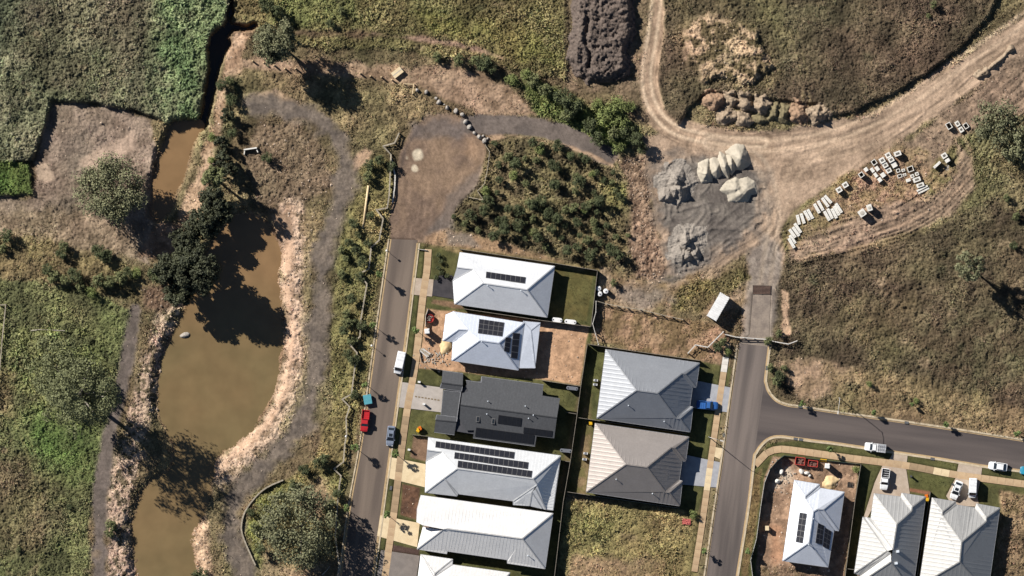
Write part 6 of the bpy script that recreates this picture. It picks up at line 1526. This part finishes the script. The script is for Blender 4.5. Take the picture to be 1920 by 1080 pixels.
# shrubs: a few kinds, copied
def shrub_kind(seed, r, hc, leaf, n, per, size):
    t = make_tree('shrub', 'x', 'shrub', 0, 0, r, hc, r * 0.85, seed, leaf, n + 8, per + 16, size * 0.82, 0.34, trunk_r=0.05, z0=0)
    return t
KINDS = [shrub_kind(300, 1.6, 1.7, 'leaf_dark', 16, 46, 0.3), shrub_kind(301, 1.5, 1.5, 'leaf_mid', 15, 46, 0.3), shrub_kind(302, 1.7, 1.3, 'leaf_lite', 16, 44, 0.3), shrub_kind(303, 1.4, 2.3, 'leaf_dark', 16, 46, 0.28)]
KUSED = [False] * 4
def shrub(kind, px, py, sc, label, group, rz=None, z0=None, name='shrub'):
    loc = PG(px, py)
    if z0 is not None: loc = (loc[0], loc[1], z0)
    rz = random.uniform(0, 6.28) if rz is None else rz
    if not KUSED[kind]:
        KUSED[kind] = True; o = KINDS[kind]
        o.location = loc; o.rotation_euler = (0, 0, rz); o.scale = (sc,) * 3; o['label'] = label; o['group'] = group
    else: o = dup(KINDS[kind], loc, rz, sc, label, group)
    o.name = name
    return o
random.seed(21)
def plot_where(x, y):
    if y > 455: return 'in the thick belt behind the house fence'
    if x < 905: return 'near the turnaround edge'
    if y < 300: return 'just below the northern gravel path'
    if x > 1130: return 'beside the rubble strip'
    return 'in the middle of the plot'
def bank_where(x, y):
    if y < 345: return 'above the pale timber pole'
    if y < 445: return 'below the pale timber pole'
    if y < 540: return 'behind the head of the street'
    if y < 700: return 'opposite the building lot'
    if x < 520: return 'inside the curved edging wall'
    return 'above the huge gum tree'
# revegetation plot: traced shrubs, then fillers between them
RV = [(390, 90), (700, 90), (770, 110), (905, 110), (1010, 200), (1090, 190), (1130, 220), (500, 200), (420, 270), (560, 260), (870, 270), (920, 310), (1060, 360), (1080, 410), (1220, 330), (1270, 390), (430, 390), (1040, 480), (1200, 500), (1240, 560), (340, 560), (700, 590), (1030, 620), (1130, 600), (1220, 650), (590, 640), (310, 640), (700, 700), (420, 720), (470, 790), (640, 870), (740, 860), (800, 930), (850, 780), (960, 760), (1060, 730), (1080, 840), (1200, 760), (1240, 810), (1300, 760), (930, 860), (980, 960), (1140, 880), (1160, 1000), (1250, 900), (1340, 950), (1390, 1000), (150, 740), (200, 680), (60, 690), (830, 660), (900, 700), (1370, 480), (1410, 530), (1350, 330), (580, 760), (380, 850), (260, 800), (1060, 930), (1210, 960), (760, 560), (880, 430), (640, 420)]
for i, (zx, zy) in enumerate(RV):
    x, y = 840 + zx / 4.32 - 3, 250 + zy / 4.32 - 3
    k = (0, 3, 1, 0, 3)[i % 5]
    shrub(k, x, y, random.uniform(0.45, 1.1), {0: 'rounded dark planted shrub ', 3: 'upright dark planted shrub ', 1: 'olive planted shrub '}[k] + plot_where(x, y), 'revegetation plot shrubs')
cnt = 0
pl = [(920, 268), (1040, 268), (1120, 305), (1172, 345), (1180, 430), (1195, 505), (1000, 468), (860, 420), (900, 350)]
for _ in range(900):
    x, y = random.uniform(850, 1200), random.uniform(265, 515)
    if poly_sdf(np.array([x]), np.array([y]), pl)[0] < -2 and cnt < 26:
        k = random.choice((1, 2, 1, 3)); cnt += 1
        shrub(k, x, y, random.uniform(0.45, 0.85), {1: 'small olive filler shrub ', 2: 'small light green filler shrub ', 3: 'small upright filler shrub '}[k] + plot_where(x, y), 'revegetation plot shrubs')
for x, y in ((692, 310), (712, 300), (690, 332), (733, 312), (695, 405), (663, 418), (672, 440), (655, 455), (640, 468), (650, 485), (668, 470), (690, 455), (680, 490), (642, 515), (676, 520), (660, 560), (650, 590), (655, 605), (668, 605), (645, 620), (678, 610), (660, 640), (652, 665), (665, 675), (665, 740), (600, 868), (570, 880), (548, 905), (528, 928), (610, 860), (550, 915), (620, 945), (615, 955), (632, 925), (478, 990), (500, 950), (470, 960), (490, 1030)):
    k = random.choice((0, 3, 1, 0))
    shrub(k, x, y, random.uniform(0.6, 1.05), {0: 'rounded dark shrub', 3: 'upright dark shrub', 1: 'olive shrub'}[k] + ' on the street bank ' + bank_where(x, y), 'shrubs on the street bank')
for x, y, s_, k in ((1000, 152, 1.2, 1), (1025, 168, 1.3, 1), (1055, 182, 1.5, 0), (1072, 200, 1.5, 0), (1062, 218, 1.2, 1), (1105, 235, 1.2, 0), (1120, 262, 1.2, 0), (1135, 215, 1.4, 2), (1155, 200, 1.5, 2), (1165, 230, 1.4, 2), (1150, 250, 1.3, 1), (1178, 250, 1.3, 0), (1195, 262, 1.2, 3), (1160, 275, 1.1, 2), (1205, 278, 0.9, 0), (960, 150, 1.0, 2), (985, 140, 0.9, 2), (905, 118, 1.3, 0), (860, 112, 1.1, 1), (890, 112, 0.9, 1), (820, 108, 0.9, 1), (920, 126, 1.0, 0), (1180, 200, 1.0, 2), (1120, 195, 0.9, 2)):
    shrub(k, x, y, s_, {0: 'dark bush', 1: 'olive bush', 2: 'bright light green bush', 3: 'upright dark bush'}[k] + (' on the dirt bank above the boulders' if x < 950 else (' at the stockpile end of the northern path hedge' if x < 1090 else (' at the rubble end of the northern path hedge' if x > 1145 else ' midway in the northern path hedge'))), 'bushes along the northern path')
for x, y, s_, k in ((12, 442, 1.1, 0), (5, 465, 0.9, 1), (122, 462, 1.0, 1), (115, 475, 0.9, 0), (185, 470, 1.2, 0), (200, 480, 1.1, 0), (88, 505, 0.9, 0), (100, 520, 1.1, 1), (120, 525, 1.0, 1), (140, 515, 1.2, 0), (150, 535, 1.0, 1), (172, 548, 0.9, 2), (185, 525, 1.3, 1), (205, 530, 1.3, 1), (225, 520, 1.2, 1), (240, 512, 1.0, 0), (292, 515, 1.3, 0), (255, 512, 0.9, 2), (337, 548, 0.7, 2), (330, 490, 1.3, 0)):
    shrub(k, x, y, s_, {0: 'dark thicket bush', 1: 'olive thicket bush', 2: 'light green thicket bush'}[k] + ' south of the dirt clearing', 'thicket bushes west of the pond')
for x, y, s_, k in ((470, 318, 0.0, 0), (500, 295, 0.9, 0), (416, 160, 1.1, 3), (434, 186, 1.0, 0), (430, 152, 0.9, 1), (398, 258, 0.8, 2), (436, 250, 0.9, 3), (396, 300, 0.6, 2), (500, 8, 1.3, 0), (520, 20, 1.0, 3), (1750, 10, 0.7, 1), (1740, 30, 0.5, 1), (1900, 460, 0.7, 0), (1905, 405, 0.8, 1), (1888, 372, 0.7, 1), (210, 985, 1.1, 1), (205, 1000, 0.9, 1), (375, 1078, 1.3, 0), (1445, 690, 0.7, 1), (1462, 705, 0.9, 0), (1455, 715, 0.9, 1), (1470, 690, 0.6, 1), (1440, 640, 0.8, 1), (1460, 625, 0.7, 1), (1345, 650, 0.8, 0), (1355, 640, 0.8, 1), (1365, 660, 0.6, 2), (1718, 752, 0.5, 2), (1630, 720, 0.5, 2), (1150, 530, 0.7, 1), (1300, 965, 0.7, 2), (1345, 985, 0.0, 2), (1605, 880, 0.6, 2), (1545, 905, 0.0, 0), (130, 950, 0.5, 0), (35, 1030, 0.5, 1), (620, 45, 0.7, 0), (640, 20, 0.8, 1)):
    if s_ <= 0: continue
    nr = 'beside the creek' if x < 520 and y < 400 else ('in the eastern fields' if x > 1600 else ('near the container street end' if x > 1330 else 'growing alone on open ground'))
    shrub(k, x, y, s_, {0: 'lone dark shrub', 1: 'lone olive shrub', 2: 'lone light green shrub', 3: 'lone upright shrub'}[k] + ' ' + nr, 'scattered shrubs')
# street trees
ST = None
def street_tree(px, py, r, h, lab):
    return make_tree('street_tree', lab, 'tree', px, py, r, h, r * 1.05, int(px), 'leaf_street', 14, 44, 0.26, 0.36, group='young street trees', trunk_r=0.05, z0=0.05)
for px, py, r, h, lab in ((711, 514, 0.85, 3.6, 'young street tree opposite the charcoal driveway'), (699, 609, 0.85, 3.3, 'young street tree opposite the round red skip'), (685, 720, 0.8, 3.3, 'young street tree beside the teal trailer'), (666, 839, 0.95, 3.5, 'young street tree in the kerb opposite the steel blue car'), (650, 953, 0.95, 3.4, 'young street tree opposite the brown garden bed'),
    (780, 619, 0.95, 2.6, 'young verge tree beside the white portable toilet'), (741, 850, 0.95, 3.3, 'young verge tree beside the steel blue car'), (726, 965, 0.95, 3.4, 'young verge tree beside the second cream driveway'), (1320, 1033, 0.8, 2.2, 'young tree in the verge by the vacant lot'), (1402, 1033, 0.7, 2.6, 'young tree in the strip outside the corner lot fence'),
    (1504, 757, 0.8, 1.8, 'young tree in the kerb at the street corner'), (1639, 775, 0.75, 1.8, 'young tree in the kerb below the field street lamp'), (1774, 795, 0.75, 1.8, 'young tree in the kerb along the middle of the dry field'), (1907, 812, 0.85, 1.8, 'young kerb tree farthest from the street corner'), (1556, 841, 0.8, 2.2, 'young verge tree beside the portable toilet fence'), (1710, 757, 0.6, 1.4, 'small sapling standing in the dry field')):
    street_tree(px, py, r, h, lab)
for x, y in ((822, 478), (826, 490), (822, 502), (828, 512), (838, 517), (818, 520)):
    shrub(0, x, y, 0.42, 'small garden shrub beside the charcoal driveway', 'garden shrubs by the charcoal driveway', z0=0.05)

# ------------------------------------------------------------------ grass, weeds and stones: too many to count
def grass(name, region, label, seed, dens, cap):
    r_ = np.random.default_rng(seed)
    x0, x1, y0, y1 = region
    n = int((x1 - x0) * (y1 - y0) * S * S * 10)
    px = r_.uniform(x0, x1, n); py = r_.uniform(y0, y1, n)
    i = ((px - gx[0]) / STEP).astype(int); j = ((py - gy[0]) / STEP).astype(int)
    keep = r_.random(n) < DEN[j, i] / 10 * dens * 1.25 * np.clip(0.35 + 1.3 * vnoise(px, py, 22, 95), 0, 1.3)
    px, py, i, j = px[keep], py[keep], i[keep], j[keep]
    if len(px) > cap: px, py, i, j = px[:cap], py[:cap], i[:cap], j[:cap]
    n = len(px); B = 4
    th = TH[j, i] * 0.8 * r_.uniform(0.55, 1.4, n)
    base = np.stack([(px - 960) * S, (540 - py) * S, gz(px, py)], -1)
    col = RGB[j, i] * r_.uniform(0.8, 1.45, n)[:, None] * (1 + r_.normal(size=(n, 3)) * 0.05)
    ang = r_.uniform(0, 2 * math.pi, (n, B)); 
    ln = th[:, None] * r_.uniform(0.5, 1.2, (n, B)); out = ln * r_.uniform(0.4, 1.1, (n, B)) + 0.1
    wd = 0.04 + th[:, None] * r_.uniform(0.10, 0.2, (n, B))
    ca, sa = np.cos(ang), np.sin(ang)
    b = base[:, None, :]
    p0 = b + np.stack([-sa * wd, ca * wd, np.full_like(ca, -0.05)], -1)
    p1 = b + np.stack([sa * wd, -ca * wd, np.full_like(ca, -0.05)], -1)
    p2 = b + np.stack([ca * out, sa * out, ln], -1)
    V = np.stack([p0, p1, p2], 2).reshape(-1, 3)
    F = np.arange(len(V)).reshape(-1, 3)
    cc = np.repeat(np.clip(col, 0.004, 0.7), B * 3, 0)
    o = bpy.data.objects.new(name, np_mesh(name, V, F, cc, False)); COL.objects.link(o)
    o.data.materials.append(M['blade']); tag(o, label, 'grass', kind='stuff')
    return n * B
M['blade'] = mat('grass_blades', (0.1, 0.1, 0.05), 0.9, 0.12, 1.5, attr='Tint', spec=0.15)
tot = 0
tot += grass('tall_weeds', (-20, 470, -20, 372), 'tall grey green weeds filling the north west corner', 1, 1.0, 40000)
tot += grass('meadow_grass', (-20, 470, 372, 1100), 'olive meadow grass of the west field', 2, 1.0, 44000)
tot += grass('rough_grass', (470, 1220, -20, 1100), 'rough grass and weeds between creek and houses', 3, 1.0, 60000)
tot += grass('dry_grass', (1220, 1950, -20, 1100), 'dry brown grass of the eastern fields', 4, 1.0, 72000)
print('grass tris', tot)
# loose stones on the banks and rubble strips
r_ = np.random.default_rng(77)
n = 90000
px = r_.uniform(0, 1920, n); py = r_.uniform(0, 1080, n)
i = ((px - gx[0]) / STEP).astype(int); j = ((py - gy[0]) / STEP).astype(int)
keep = r_.random(n) < STN[j, i] * S * S * 1920 * 1080 / n * 1.0
px, py = px[keep], py[keep]; n = len(px)
oc = np.array([(1, 0, 0), (0, 1, 0), (-1, 0, 0), (0, -1, 0), (0, 0, 0.8), (0, 0, -0.6)], float); of = np.array([(0, 1, 4), (1, 2, 4), (2, 3, 4), (3, 0, 4), (1, 0, 5), (2, 1, 5), (3, 2, 5), (0, 3, 5)])
sz = r_.uniform(0.06, 0.2, n) * (1 + (r_.random(n) < 0.06) * 1.0)
V = oc[None] * sz[:, None, None] * r_.uniform(0.6, 1.3, (n, 6, 3)) + np.stack([(px - 960) * S, (540 - py) * S, gz(px, py) + 0.02], -1)[:, None, :]
F = (of[None] + (np.arange(n) * 6)[:, None, None]).reshape(-1, 3)
cc = np.repeat(np.clip(np.array(C(206, 184, 162)) * r_.uniform(0.45, 1.35, n)[:, None], 0, 0.8), 6, 0)
o = bpy.data.objects.new('loose_stones', np_mesh('loose_stones', V.reshape(-1, 3), F, cc, False)); COL.objects.link(o)
o.data.materials.append(M['blade']); tag(o, 'pale loose stones scattered along the creek banks', 'stones', kind='stuff')
print('stones', n)
